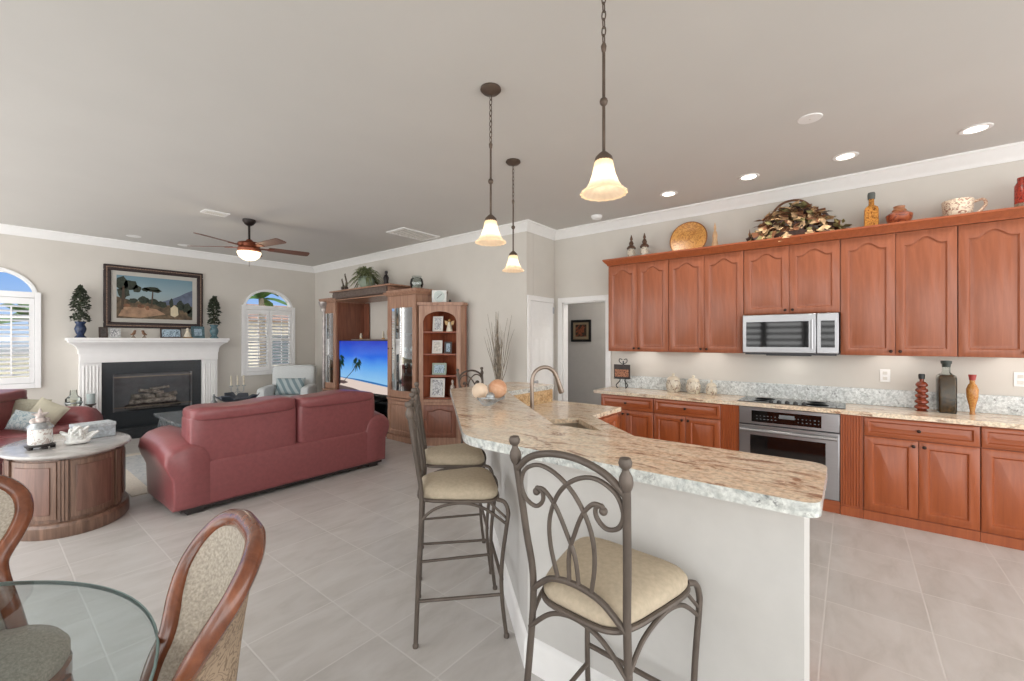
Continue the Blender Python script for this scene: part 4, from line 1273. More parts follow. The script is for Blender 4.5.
def photo_frame(x, y, z, rz, w, h, fm, pm, label, tilt=.16, group='framed photos', th=.016, b=.018):
    t = thing('photo_frame', label, 'photo frame', (x, y, z), rz, group)
    Mt = Matrix.Translation((0, -h * math.sin(tilt) * .5, 0)) @ Matrix.Rotation(-tilt, 4, 'X')
    fr = MB()
    for (x0, x1, z0, z1) in ((-w / 2, w / 2, 0, b), (-w / 2, w / 2, h - b, h), (-w / 2, -w / 2 + b, b, h - b), (w / 2 - b, w / 2, b, h - b)):
        fr.box(x0, x1, 0, th, z0 + .003, z1 + .003, M=Mt)
    obj('frame', fr, fm, t)
    obj('photo', MB().box(-w / 2 + b, w / 2 - b, th * .4, th * .8, b + .003, h - b + .003, M=Mt), pm, t)
    obj('prop', MB().box(-w * .12, w * .12, h * .30, h * .33, .0, h * .02).add([(-w * .1, h * .32, 0), (w * .1, h * .32, 0), (w * .06, h * .06, h * .7), (-w * .06, h * .06, h * .7), (-w * .1, h * .335, 0), (w * .1, h * .335, 0), (w * .06, h * .075, h * .7), (-w * .06, h * .075, h * .7)],
        [(0, 1, 2, 3), (7, 6, 5, 4), (0, 4, 5, 1), (1, 5, 6, 2), (2, 6, 7, 3), (3, 7, 4, 0)]), black_m, t)
    return t


photo_frame(1.19, MY - .02, MZ, 0, .10, .16, frame_d, plain('dark photo', (70, 64, 62), .4, var=.4, scale=20), 'dark upright photo frame, leftmost of the frames on the mantel')
photo_frame(1.315, MY - .02, MZ, 0, .14, .15, silver, photo_a, 'small silver photo frame beside the dark upright frame on the mantel')
photo_frame(2.0, MY - .02, MZ, 0, .28, .16, frame_d, photo_b, 'wide dark photo frame at the middle of the mantel')
photo_frame(2.38, MY + .02, MZ, 0, .19, .20, teal_pot, photo_b, 'square teal photo frame at the right of the mantel', b=.04)
for x, s, lb in ((1.53, 1, 'left one of the two tiny brown bird figurines on the mantel'), (1.66, -1, 'right one of the two tiny brown bird figurines on the mantel')):
    t = thing('bird_figurine', lb, 'figurine', (x, MY - .02, MZ), 0, 'bird figurines on the mantel')
    obj('base', MB().lathe([(0, 0), (.03, 0), (.025, .012), (.01, .03), (.008, .045), (0, .045)], n=10), twig_m, t)
    obj('body', MB().tube(spline([(-s * .035, 0, .05), (-s * .01, 0, .055), (s * .012, 0, .08), (s * .016, 0, .105), (s * .04, 0, .108)], 4), [.004, .006, .01, .014, .018, .02, .021, .02, .018, .017, .016, .016, .017, .016, .012, .005, .002], 8), plain('bird brown', (132, 96, 72), .5, var=.3), t)
t = thing('seated_figurine', 'small cream and gold seated figurine right of the wide frame on the mantel', 'figurine', (2.22, MY - .03, MZ))
obj('base', MB().box(-.065, .065, -.04, .04, 0, .015), plain('figurine gold', (150, 118, 70), .4, .4), t, bevel=.004)
obj('body', MB().lathe([(0, .0155), (.055, .02), (.05, .05), (.032, .08), (.03, .10), (.014, .115), (.024, .135), (.02, .16), (0, .17)], n=14), cream_c, t)

# candles in front of the fireplace wall
t = thing('hurricane_candle', 'clear glass candle holder on a tall stand left of the fireplace', 'candle holder', (.865, 8.60, 0))
obj('stand', MB().lathe([(0, 0), (.09, 0), (.08, .02), (.02, .04), (.018, .5), (.03, .52), (.06, .54), (.06, .55), (0, .55)], n=18), silver, t)
obj('ring', MB().tube([(.085 * math.cos(2 * PI * k / 20), .085 * math.sin(2 * PI * k / 20), .62) for k in range(20)], .012, 8, closed=True), silver, t)
obj('glass', MB().lathe([(.06, .551), (.085, .6), (.085, .68), (.04, .73), (.035, .80)], n=20, cap=False), cglass, t)
obj('candle', MB().lathe([(0, .551), (.03, .551), (.03, .66), (0, .66)], n=14), cream_c, t)
t = thing('pillar_candle', 'pale pillar candle on a dark stand beside the mantel leg', 'candle', (1.035, 8.56, 0))
obj('stand', MB().lathe([(0, 0), (.08, 0), (.07, .02), (.016, .04), (.016, .55), (.055, .575), (.06, .59), (0, .59)], n=18), frame_d, t)
obj('candle', MB().lathe([(0, .5905), (.045, .5905), (.045, .73), (.04, .735), (0, .73)], n=18), plain('candle blue grey', (182, 194, 194), .6), t)
t = thing('candelabra', 'slim metal candelabra with three candles by the wall left of the armchair', 'candelabra', (2.93, 8.62, 0))
obj('stem', MB().lathe([(0, 0), (.11, 0), (.1, .02), (.012, .05), (.010, .60), (.02, .63), (0, .64)], n=16), silver, t)
for dx in (-.1, 0, .1):
    obj('arm', MB().tube(spline([(0, 0, .60), (dx * .6, 0, .56), (dx, 0, .60), (dx, 0, .68)], 4), .007, 8).lathe([(0, .675), (.03, .68), (.032, .695), (0, .695)], (dx, 0, 0), 12), silver, t)
    obj('candle', MB().cyl((dx, 0, .696), (dx, 0, .87), .014), cream_c, t)

# ------------------------------------------------------------------ sofas


def make_sofa(Lx, D, label, nc=2):
    """x along the length, back on y=0, front toward +y"""
    t = thing('leather_sofa', label, 'sofa')
    a = .26
    obj('frame', MB().puff(0, Lx, 0, D * .93, .045, .455, .14, 32, 16), leather, t)
    for s in (0, 1):
        L = []
        for i, (y, k, dz) in enumerate(((.0, .86, -.05), (.012, .96, -.05), (.05, 1, -.04), (.3, 1.0, .0), (.6, 1.02, .01), (.8, 1.04, .0), (D - .06, 1.02, -.02), (D - .01, .93, -.05), (D + .01, .78, -.08))):
            pr = [(.28, .30), (.275, .50), (.255, .58), (.215, .635), (.15, .66), (.08, .655), (.0, .63), (-.05, .58), (-.062, .51), (-.04, .44), (-.005, .32), (.0, .18), (.005, .05), (.14, .045), (.28, .05)]
            cx, cz = .12, .38
            lp = [((cx + (x - cx) * k), y, max(.045, cz + (z - cz) * k + dz * (z > .4))) for x, z in pr]
            L.append(lp if s == 0 else [(Lx - x, yy, z) for x, yy, z in lp])
        obj('arm', MB().loops(L), leather, t, ang=55)
    n = nc
    w = (Lx - .24) / n
    for k in range(n):
        x0 = .11 + k * w
        c = obj('back_cushion', MB().puff(x0 + .004, x0 + w - .004, .008, .30, .40, .865, .2, 28, 14), leather, t)
        h = MB().puff(x0 + .004, x0 + w - .004, -.03, .33, 0.785, .925, .42, 32, 14)
        for p in h.v:
            p.z += .012 * math.sin(p.x * 9) * (p.z > .88) - .02 * ((p.x - Lx / 2) / (Lx / 2)) ** 2 * (p.z > .88)
        obj('headrest', h, leather, c)
        obj('seat_cushion', MB().puff(x0, x0 + w - .004, .26, D + .0, .30, .49, .28, 28, 12), leather, t)
    for x in (.1, Lx - .22):
        for y in (.03, D - .15):
            obj('foot', MB().box(x, x + .12, y, y + .1, 0, .085), foot_m, t)
    obj('base_strip', MB().box(.05, Lx - .05, .02, .1, .035, .1), foot_m, t)
    return t


so = make_sofa(2.08, .95, 'long red leather sofa seen from behind in the middle of the room')
so.location = (1.03, 4.42, 0)
lv = make_sofa(2.1, .95, 'red leather loveseat with pillows under the left arched window', 2)
lv.location = (.24, 8.17, 0); lv.rotation_euler.z = R(-124)


def pillow(loc, rot, w, h, m, label, group, d=.13):
    mb = MB()
    n = 14
    for s in (1, -1):
        vs = []; fs = []
        for i in range(n + 1):
            for j in range(n + 1):
                u, v = -1 + 2 * i / n, -1 + 2 * j / n
                pin = 1 - .07 * (u * u * (1 - v * v) * 0 + (1 - v * v) * u * u)
                b = (max(0, 1 - u * u) * max(0, 1 - v * v)) ** .42
                vs.append((u * w / 2 * (1 - .05 * (1 - v * v)), s * d / 2 * b, v * h / 2 * (1 - .05 * (1 - u * u))))
        for i in range(n):
            for j in range(n):
                q = (i * (n + 1) + j, (i + 1) * (n + 1) + j, (i + 1) * (n + 1) + j + 1, i * (n + 1) + j + 1)
                fs.append(q if s < 0 else q[::-1])
        mb.add(vs, fs)
    return one('throw_pillow', mb, m, label, 'pillow', group, loc=loc, rot=rot)


pillow((.40, 7.62, .65), (R(-14), R(4), R(-40)), .38, .32, cush_a, 'sage green throw pillow leaning at the back of the loveseat', 'pillows on the loveseat')
pillow((.52, 7.40, .64), (R(-18), R(30), R(-30)), .30, .29, plain('beige cushion', (190, 184, 164), .9, var=.05), 'beige throw pillow tipped on its corner against the far loveseat arm', 'pillows on the loveseat')
pillow((.34, 7.16, .61), (R(-24), R(10), R(-40)), .27, .22, cush_b, 'grey patterned throw pillow on the near part of the loveseat', 'pillows on the loveseat')

# armchair with a striped cushion
t = thing('armchair', 'pale blue-grey upholstered armchair in the corner by the right window', 'armchair', (3.56, 8.02, 0), R(-38))
obj('base', MB().puff(-.36, .36, -.42, .36, .1, .36, .15), armch, t)
obj('seat_cushion', MB().puff(-.29, .29, -.46, .26, .34, .50, .3), armch, t)
mb = MB().puff(-.36, .36, .20, .42, .30, 1.03, .22, 28, 16)
for p in mb.v: p.y += .22 * max(0, p.z - .4); p.x *= 1 + .04 * (p.z > .7)
obj('backrest', mb, armch, t)
for s in (-1, 1):
    mb = MB().puff(s * .345 - .075, s * .345 + .075, -.42, .36, .1, .68, .28)
    obj('arm', mb, armch, t)
    for y in (-.36, .28):
        obj('leg', MB().cyl((s * .32, y, .12), (s * .33, y, 0), .028, .018), foot_m, t)
Ma = Matrix.Translation((3.56, 8.02, 0)) @ Matrix.Rotation(R(-38), 4, 'Z')
pillow(tuple(Ma @ V(0, .09, .655)), (R(-22), 0, R(-38)), .50, .32, stripe_m, 'blue-green striped lumbar pillow resting on the pale armchair', 'pillow on the armchair')

# rug, coffee table and what is on it
t = thing('area_rug', 'pale rug with a cream border under the coffee table', 'rug', (0, 0, 0))
obj('border', MB().box(.93, 2.95, 5.39, 7.40, .0005, .012), rug_b, t, bevel=.004)
obj('field', MB().box(1.09, 2.79, 5.55, 7.24, .0122, .014), rug_f, t)
t = thing('coffee_table', 'dark grey coffee table with a carved frieze behind the long sofa', 'coffee table', (2.10, 6.70, .0165))
ct_m = plain('coffee table grey', (88, 94, 98), .3, .2, var=.2, scale=20)
obj('top', MB().prism(fillet([(-.62, -.62), (.62, -.62), (.62, .62), (-.62, .62)], .05), .475, .505), plain('slate top', (92, 100, 104), .15, var=.15), t, bevel=.006)
ap = MB()
for (x0, x1, y0, y1) in ((-.56, .56, -.56, -.53), (-.56, .56, .53, .56), (-.56, -.53, -.53, .53), (.53, .56, -.53, .53)):
    ap.box(x0, x1, y0, y1, .33, .4745)
apr = obj('apron', ap, ct_m, t, bevel=.004)
sc = MB()
for k in range(6):
    c = -.44 + k * .176
    for ax_ in (0, 1):
        pts = [(c + .07 * math.cos(u) * (1 - .12 * u / PI), .40 + .04 * math.sin(u) * (1 - .12 * u / PI)) for u in [PI * 2.2 * i / 14 for i in range(15)]]
        P3 = [(-.566, p, z) if ax_ else (p, -.566, z) for p, z in pts]
        sc.tube(P3, .009, 6)
obj('carving', sc, plain('carving grey', (120, 126, 128), .35, .3), apr)
for sx in (-1, 1):
    for sy in (-1, 1):
        obj('leg', MB().tube(spline([(sx * .52, sy * .52, .474), (sx * .545, sy * .545, .32), (sx * .51, sy * .51, .16), (sx * .515, sy * .515, .06), (sx * .52, sy * .52, .025), (sx * .52, sy * .52, .0)], 5), [.04] * 6 + [.036] * 5 + [.028] * 5 + [.03] * 10, 10), ct_m, t)
CZ = .522
t = thing('leaf_bowl', 'dark metal leaf-shaped bowl on the coffee table showing over the sofa back', 'bowl', (2.32, 6.80, CZ), .3)
obj('foot', MB().lathe([(0, 0), (.07, 0), (.05, .02), (.03, .08), (.04, .13), (0, .13)], n=16), steel_d, t)
for k in range(9):
    a = 2 * PI * k / 9
    pts = [(.02, .12), (.1, .125), (.2, .15 + .015 * (k % 2)), (.26, .185 + .02 * (k % 3))]
    vs = []
    for i, (r_, z) in enumerate(pts):
        ww = (.02, .06, .085, .06)[i]
        for s in (-1, 1):
            vs.append((math.cos(a) * r_ - math.sin(a) * ww * s, math.sin(a) * r_ + math.cos(a) * ww * s, z + .0))
    vs += [(x, y, z - .012) for x, y, z in vs]
    fs = []
    for i in range(3):
        fs += [(2 * i, 2 * i + 1, 2 * i + 3, 2 * i + 2), (8 + 2 * i + 2, 8 + 2 * i + 3, 8 + 2 * i + 1, 8 + 2 * i), (2 * i, 2 * i + 2, 8 + 2 * i + 2, 8 + 2 * i), (2 * i + 1, 8 + 2 * i + 1, 8 + 2 * i + 3, 2 * i + 3)]
    fs += [(0, 8, 9, 1), (6, 7, 15, 14)]
    obj('bowl_petal', MB().add(vs, fs), plain('pewter', (92, 98, 108), .3, .6, var=.2), t)
t = thing('small_vase', 'tiny grey bottle vase on the coffee table left of the leaf bowl', 'vase', (2.07, 6.95, CZ))
obj('body', MB().lathe([(0, 0), (.04, 0), (.055, .06), (.04, .12), (.016, .15), (.014, .19), (.02, .2), (0, .2)], n=16), plain('vase grey', (124, 128, 128), .4), t)
obj('stopper', MB().ball((0, 0, .215), .016), silver, t)

# ------------------------------------------------------------------ oval cabinet beside the sofas
OX, OY, OA, OB = .492, 5.22, .385, .55
t = thing('oval_cabinet', 'oval wooden cabinet with panelled sides and a pale top, near the sofa end', 'cabinet', (OX, OY, 0))
def ell(da, z, n=64):
    return [((OA + da) * math.cos(2 * PI * k / n), (OB + da) * math.sin(2 * PI * k / n), z) for k in range(n)]
obj('plinth', MB().loops([ell(-.005, 0), ell(.0, .01), ell(0, .085), ell(-.01, .095), ell(-.012, .105), ell(-.02, .11)]), oval_w, t)
obj('body', MB().loops([ell(-.045, .1102), ell(-.045, .588)]), oval_w, t)
obj('top', MB().loops([ell(-.03, .5885), ell(-.012, .598), ell(.0, .605), ell(.012, .612), ell(.014, .62), ell(.006, .63), ell(-.02, .634)]), oval_t, t)
def curved(th0, th1, z0, z1, d0, d1, n=10):
    mb = MB()
    L = []
    for (d, z) in ((d0, z0), (d1, z0), (d1, z1), (d0, z1)):
        L.append([((OA + d) * math.cos(th0 + (th1 - th0) * k / n), (OB + d) * math.sin(th0 + (th1 - th0) * k / n), z) for k in range(n + 1)])
    vs = [p for l in L for p in l]
    m = n + 1
    fs = []
    for i in range(4):
        j = (i + 1) % 4
        for k in range(n):
            fs.append((i * m + k, i * m + k + 1, j * m + k + 1, j * m + k))
    fs += [(0, m, 2 * m, 3 * m), (n, 3 * m + n, 2 * m + n, m + n)]
    return mb.add(vs, fs)
for k in range(6):
    c = R(-72 + 60 * k)
    e = obj('door', curved(c - R(24), c + R(24), .135, .575, -.045, -.034), oval_w, t, bevel=.003)
    obj('door_panel', curved(c - R(18.5), c + R(18.5), .175, .535, -.034, -.026), wood('oval panel wood', (96, 68, 58), (134, 98, 84), rough=.35), e, bevel=.006)
    for dd in (-3.2, 0, 3.2):
        obj('pilaster', curved(c + R(30 + dd - 1.3), c + R(30 + dd + 1.3), .12, .583, -.045, -.022), oval_w, t, bevel=.003)
for k in (1,):
    a = R(-72 + 60 * k + 22)
    obj('knob', MB().ball(((OA - .02) * math.cos(a), (OB - .02) * math.sin(a), .38), .013), knob_m, t)
TZ = .6345
t = thing('lidded_canister', 'white floral canister with a starfish lid on a small dark stand on the oval cabinet', 'canister', (.325, 5.10, TZ))
obj('stand', MB().lathe([(0, .02), (.085, .02), (.09, .03), (.06, .036), (0, .036)], n=20), foot_m, t)
for k in range(5):
    a = 2 * PI * k / 5
    obj('foot', MB().lathe([(0, 0), (.016, 0), (.018, .012), (.012, .022), (0, .022)], (.07 * math.cos(a), .07 * math.sin(a), 0), 10), foot_m, t)
obj('jar', MB().lathe([(0, .0365), (.066, .0365), (.07, .045), (.07, .15), (.066, .16), (0, .16)], n=28), pattern('shell ceramic', (226, 226, 222), (178, 158, 148), 22, .35, .6), t)
ld = obj('lid', MB().lathe([(.074, .1605), (.076, .175), (.064, .19), (.05, .205), (0, .21)], n=24), silver, t)
mb = MB()
for k in range(5):
    a = PI / 2 + 2 * PI * k / 5
    mb.tube([(0, 0, .265), (.025 * math.cos(a), 0, .265 + .028 * math.sin(a)), (.05 * math.cos(a), 0, .265 + .055 * math.sin(a))], [.02, .012, .004], 8)
mb.ball((0, 0, .225), .035, 14).ball((.035, .01, .222), .022, 10).ball((-.035, 0, .22), .024, 10)
obj('starfish', mb, plain('starfish', (196, 184, 178), .6, var=.3, scale=30), ld)
t = thing('coral_ornament', 'white branching coral ornament in front of the mosaic box on the oval cabinet', 'ornament', (.535, 5.07, TZ))
cr_ = random.Random(8)
obj('base', MB().puff(-.08, .08, -.05, .05, .0, .045, .8), coral, t)
for k in range(30):
    a = cr_.uniform(-PI, PI); b = cr_.uniform(.45, 1.45); l = cr_.uniform(.08, .13)
    p0 = V(cr_.uniform(-.05, .05), cr_.uniform(-.03, .03), .03)
    p1 = p0 + V(math.cos(a) * math.cos(b) * l, math.sin(a) * math.cos(b) * l * .5, math.sin(b) * l)
    mid = (p0 + p1) / 2 + V(cr_.uniform(-.02, .02), 0, .012)
    obj('coral_branch', MB().tube(spline([p0, mid, p1], 4), [.015, .015, .015, .014, .013, .012, .012, .011, .008], 7), coral, t)
t = thing('mosaic_box', 'blue-grey mosaic box at the right of the oval cabinet top', 'box', (.66, 5.34, TZ), R(8))
obj('box', MB().box(-.13, .13, -.09, .09, 0, .095), mosaic, t, bevel=.003)
obj('lid', MB().box(-.133, .133, -.093, .093, .0955, .125), plain('mosaic lid', (200, 208, 212), .3, .2, var=.12, scale=50), t, bevel=.003)

# ================================================================== TV WALL
UX, UB = 3.93, 4.47                                # front of the piers, back of the wall unit
t = thing('wall_unit', 'tall carved wood wall unit around the television with lit glass cabinet', 'wall unit', (0, 0, 0))


def pier(y0, y1, label):
    p = MB()
    p.box(UX + .005, UB, y0, y0 + .022, .08, 2.17).box(UX + .005, UB, y1 - .022, y1, .08, 2.17)
    p.box(UB - .012, UB, y0 + .022, y1 - .022, .08, 2.17)
    for z in (.08, .60, 2.145):
        p.box(UX + .005, UB - .012, y0 + .022, y1 - .022, z, z + .025)
    e = obj('pier', p, unit_w, t)
    yc = (y0 + y1) / 2; w = y1 - y0
    cr2 = MB()
    cp = [(0, 2.17), (.02, 2.17), (.025, 2.19), (.05, 2.215), (.055, 2.235), (.055, 2.25), (0, 2.25)]
    cr2.loops([[(UX - o, y0 - o, z) for o, z in cp], [(UX - o, y1 + o, z) for o, z in cp]])
    cr2.loops([[(UX - o, y0 - o, z) for o, z in cp], [(UB, y0 - o, z) for o, z in cp]])
    cr2.loops([[(UX - o, y1 + o, z) for o, z in cp], [(UB, y1 + o, z) for o, z in cp]])
    cr2.box(UX, UB, y0, y1, 2.17, 2.249)
    obj('pier_cornice', cr2, unit_w, e)
    obj('plinth', MB().box(UX - .02, UB, y0 - .015, y1 + .015, 0, .079), unit_w, e, bevel=.006)
    lo = obj('lower_door', door_mb(w - .012, .50, .0), unit_w, e, (UX + .004, y1 - .006, .10), (0, 0, Z90))
    obj('mid_moulding', MB().box(UX - .022, UX + .004, y0 - .012, y1 + .012, .607, .64), unit_w, e, bevel=.006)
    # bowed glass door in a frame
    fr = MB()
    fw = .085
    for (a, b, z0, z1) in ((y0 + .004, y0 + fw, .65, 2.165), (y1 - fw, y1 - .004, .65, 2.165), (y0 + fw, y1 - fw, .65, .76), (y0 + fw, y1 - fw, 1.98, 2.165)):
        fr.box(UX - .016, UX + .004, a, b, z0, z1)
    gd = obj('glass_door', fr, unit_w, e, bevel=.005)
    g_ = MB()
    n = 14
    ys = [y0 + fw + (w - 2 * fw) * k / n for k in range(n + 1)]
    bow = lambda y: UX - .004 - .05 * math.sin(PI * (y - y0 - fw) / (w - 2 * fw))
    g_.add([(bow(y), y, z) for z in (.76, 1.98) for y in ys], [(k, k + 1, n + 2 + k, n + 1 + k) for k in range(n)])
    obj('curved_pane', g_, cabglass, gd)
    obj('door_handle', MB().ball((UX - .028, y1 - .045, 1.38), .012), bronze, gd)
    for z in (.98, 1.22, 1.6):
        obj('glass_shelf', MB().box(UX + .03, UB - .02, y0 + .025, y1 - .025, z, z + .008), plain('shelf grey', (96, 92, 88), .3), e)
    obj('back_panel', MB().box(UB - .020, UB - .0125, y0 + .024, y1 - .024, .63, 2.14), plain('dark back panel', (92, 74, 66), .5, var=.2), e)
    return e


pier(4.86, 5.54, 'right')
pier(7.04, 7.50, 'left')
br = MB().box(3.86, UB, 5.40, 7.16, 2.335, 2.36).box(3.90, UB, 5.50, 7.08, 2.19, 2.21)
br.box(3.90, UB - .001, 5.50, 5.53, 2.21, 2.334).box(3.90, UB - .001, 7.05, 7.08, 2.21, 2.334)
b_ = obj('bridge', br, unit_w, t, bevel=.006)
obj('carved_frieze', MB().loops([[(3.90, y, 2.212), (3.875, y, 2.23), (3.868, y, 2.28), (3.88, y, 2.32), (3.87, y, 2.334), (3.92, y, 2.334), (3.92, y, 2.212)] for y in (5.51, 7.07)]),
    pattern('carved frieze', (108, 94, 86), (66, 52, 46), 22, .45, .5), b_)
obj('back_panel', MB().box(UB - .015, UB - .001, 6.86, 7.039, .6, 2.18), unit_d, t)
obj('inner_panel', MB().box(UX + .01, UB - .016, 7.022, 7.0395, .62, 2.185), unit_d, t)
obj('bridge_shelf', MB().box(4.20, UB - .016, 5.541, 7.021, 1.50, 1.525), plain('shelf edge grey', (150, 134, 124), .4), t)
obj('capital', MB().lathe([(0, 2.02), (.05, 2.02), (.06, 2.05), (.05, 2.08), (.075, 2.13), (.085, 2.16), (.09, 2.19), (0, 2.19)], (3.90, 7.42, 0), 18).cyl((3.90, 7.42, .64), (3.90, 7.42, 2.02), .026), plain('silvered column', (168, 160, 156), .3, .4, var=.2), t)

t = thing('media_console', 'black media stand under the television', 'stand', (4.16, 6.29, 0))
obj('body', MB().box(-.18, .24, -.70, .70, 0, .06).box(-.18, .24, -.70, -.67, .06, .5).box(-.18, .24, .67, .70, .06, .5).box(.22, .24, -.67, .67, .06, .5).box(-.18, .22, -.012, .012, .06, .5), black_m, t)
obj('glass_shelf', MB().box(-.17, .21, -.66, -.013, .26, .27).box(-.17, .21, .013, .66, .26, .27), blackgl, t)
obj('top', MB().box(-.20, .26, -.72, .72, .5005, .53), blackgl, t, bevel=.003)
t = thing('television', 'large flat television showing a palm beach picture inside the wall unit', 'television', (3.97, 6.29, 0))
obj('cabinet', MB().box(.0, .06, -.735, .735, .635, 1.505), black_m, t, bevel=.004)
obj('stand_foot', MB().box(.0, .28, -.42, .42, .5305, .545).box(.05, .1, -.16, .16, .545, .70), black_m, t, bevel=.004)
# the picture on the screen: x' = -y along the screen
Y0, Y1, S0, S1 = .722, -.722, .652, 1.492
scr = MB()
sp_ = lambda u, v: (-.0005, Y0 + (Y1 - Y0) * u, S0 + (S1 - S0) * v)
def sq_(pts, m, lay):
    scr.add([(x - .0003 * lay, y, z) for x, y, z in [sp_(*p) for p in pts]], [tuple(range(len(pts)))], m)
sq_([(0, 0), (1, 0), (1, 1), (0, 1)], 0, 0)
sq_([(0, .235), (1, .14), (1, .175), (.7, .215), (.4, .245), (0, .262)], 1, 1)
sq_([(0, 0), (1, 0), (1, .145), (.6, .19), (.3, .225), (0, .25)], 2, 2)
sq_([(0, 0), (.55, 0), (.3, .055), (0, .09)], 3, 3)
sq_([(0, .13), (.1, .12), (.2, .16), (.12, .19), (0, .19)], 3, 3)
trunk = [(.09, .17), (.13, .22), (.2, .30), (.28, .39), (.335, .49), (.36, .56)]
for (a, b) in zip(trunk, trunk[1:]):
    sq_([a, (a[0] + .018, a[1]), (b[0] + .014, b[1]), b], 4, 4)
tr = random.Random(9)
def palm_fronds(cu, cv, n, l, lay, a0=0, a1=2 * PI):
    for k in range(n):
        a = a0 + (a1 - a0) * k / n + tr.uniform(-.15, .15)
        L_ = l * tr.uniform(.8, 1.1)
        mid = (cu + math.cos(a) * L_ * .55, cv + math.sin(a) * L_ * .75 + .03)
        tip = (cu + math.cos(a) * L_, cv + math.sin(a) * L_ * 1.1 - .06)
        w_ = .014
        cl = lambda p: (max(0.001, p[0]), min(.999, p[1]))
        sq_([cl((cu, cv)), cl((mid[0] + w_, mid[1] + w_)), cl(tip), cl((mid[0] - w_, mid[1] - w_ - .012))], 5, 5)
palm_fronds(.37, .56, 15, .115, 5)
palm_fronds(.0, .60, 12, .14, 5, -PI / 2, PI / 2)
sq_([(0, .1), (.025, .1), (.03, .35), (.015, .62), (0, .62)], 6, 6)
obj('screen', scr, [grad('screen sky', [(0, (150, 205, 245)), (.38, (96, 170, 245)), (.62, (40, 110, 232)), (1, (14, 50, 190))], 'Z', S0 + .18, S1, .95, .12),
                    glow('screen sea', (30, 118, 190), .9, (2, 2, 2)), glow('screen sand', (244, 224, 212), .85, (2, 2, 2)), glow('screen shadow', (116, 92, 92), .6, (2, 2, 2)),
                    glow('screen trunk', (70, 62, 58), .5, (2, 2, 2)), glow('screen fronds', (16, 62, 52), .6, (2, 2, 2)), glow('screen dark', (10, 26, 40), .5, (2, 2, 2))], t)

# on top of the wall unit
BZ = 2.3605
t = thing('potted_fern', 'drooping green fern in a round celadon pot on top of the wall unit', 'plant', (4.12, 6.42, BZ))
obj('pot', MB().lathe([(0, 0), (.07, 0), (.08, .02), (.13, .10), (.135, .16), (.10, .215), (.09, .22), (.085, .2), (0, .2)], n=24), celadon, t)
f = obj('fronds', fronds(fronds(MB(), (0, 0, .2), 80, .38, .95, .016, random.Random(4), 1.05, (.32, .01)), (0, 0, .2), 60, .32, .8, .015, random.Random(14), 1.25, (.32, .01)), fern_m, t)
f['kind'] = 'stuff'
for dy, h, lb in ((6.93, .30, 'taller driftwood bird left of the fern on the wall unit'), (7.03, .22, 'shorter driftwood bird at the left end of the wall unit top')):
    t = thing('driftwood_bird', lb, 'ornament', (4.05, dy, BZ), 0, 'driftwood birds on the wall unit')
    obj('body', MB().tube(spline([(0, -.04, .04), (0, -.01, .055), (0, .03, .075), (0, .05, .06)], 4), [.012, .02, .026, .03, .034, .036, .034, .03, .026, .022, .016, .01, .006], 8), frame_d, t)
    obj('neck', MB().tube(spline([(0, .0, .07), (0, -.01, h * .5), (0, .02, h * .8), (0, .045, h), (0, .03, h + .01)], 4), [.02] * 5 + [.013] * 6 + [.009] * 6, 8), plain('driftwood', (112, 100, 88), .8, var=.35), t)
    obj('base', MB().lathe([(0, 0), (.045, 0), (.04, .015), (.014, .03), (.012, .05), (0, .05)], n=12), frame_d, t)
t = thing('dark_figurine', 'dark bronze figurine right of the fern on the wall unit', 'figurine', (4.05, 5.76, BZ))
obj('base', MB().lathe([(0, 0), (.05, 0), (.045, .025), (0, .025)], n=16), black_m, t)
obj('figure', MB().lathe([(0, .0255), (.04, .03), (.036, .08), (.045, .13), (.03, .17), (.014, .185), (.024, .205), (.022, .235), (0, .25)], n=14), plain('bronze figure', (44, 38, 40), .35, .5, var=.3), t)
t = thing('glass_bowl', 'round clear glass fish bowl on the right pier of the wall unit', 'bowl', (4.06, 5.02, 2.2505))
obj('bowl', MB().lathe([(0, .004), (.06, 0), (.085, .04), (.1, .09), (.09, .15), (.065, .18), (.075, .2)], n=26, cap=False), pane('bowl glass', (214, 222, 220), 1.5, .06), t)
obj('shells', MB().puff(-.06, .06, -.06, .06, .008, .07, .8), plain('shell white', (216, 210, 200), .7, var=.25, scale=40), t)

# angled bookcase at the end of the wall unit
rz = R(-51.57)
t = thing('corner_bookcase', 'open angled bookcase with an arched top full of photo frames, right of the wall unit', 'bookcase', (3.945, 4.825, 0), rz)
Wc = .595
foot = [(0, 0), (Wc, 0), (.665, .085), (.30, .365)]
inn = [(.02, .02), (Wc - .02, .02), (.645, .085), (.30, .34)]
sd = MB()
def slab(a, b, th, z0, z1):
    a, b = Vector(a), Vector(b); d = (b - a).normalized(); n_ = Vector((-d.y, d.x)) * th
    return sd.prism([tuple(a), tuple(b), tuple(b + n_), tuple(a + n_)], z0, z1)
slab((Wc + .0, .0), (.668, .088), .018, .08, 2.0)
obj('side_panel', sd, unit_w, t)
sd = MB(); slab((.668, .088), (.30, .365), .016, .08, 2.0); obj('back_panel', sd, unit_in, t)
sd = MB(); slab((.30, .365), (.0, .0), .018, .08, 2.0); obj('back_panel', sd, unit_in, t)
for z in (.66, .98, 1.29, 1.61):
    obj('shelf', MB().prism(inn, z, z + .02), unit_in, t)
obj('plinth', MB().prism([(-.015, -.02), (Wc + .015, -.02), (.668, .088), (.30, .365)], 0, .0795), unit_w, t, bevel=.005)
obj('cornice', MB().prism([(-.03, -.04), (Wc + .03, -.04), (.69, .07), (.32, .38), (.0, .0)], 2.0005, 2.045), unit_w, t, bevel=.01)
fr = MB().box(0, .06, -.018, -.0005, .66, 1.999).box(Wc - .06, Wc, -.018, -.0005, .66, 1.999)
n = 18
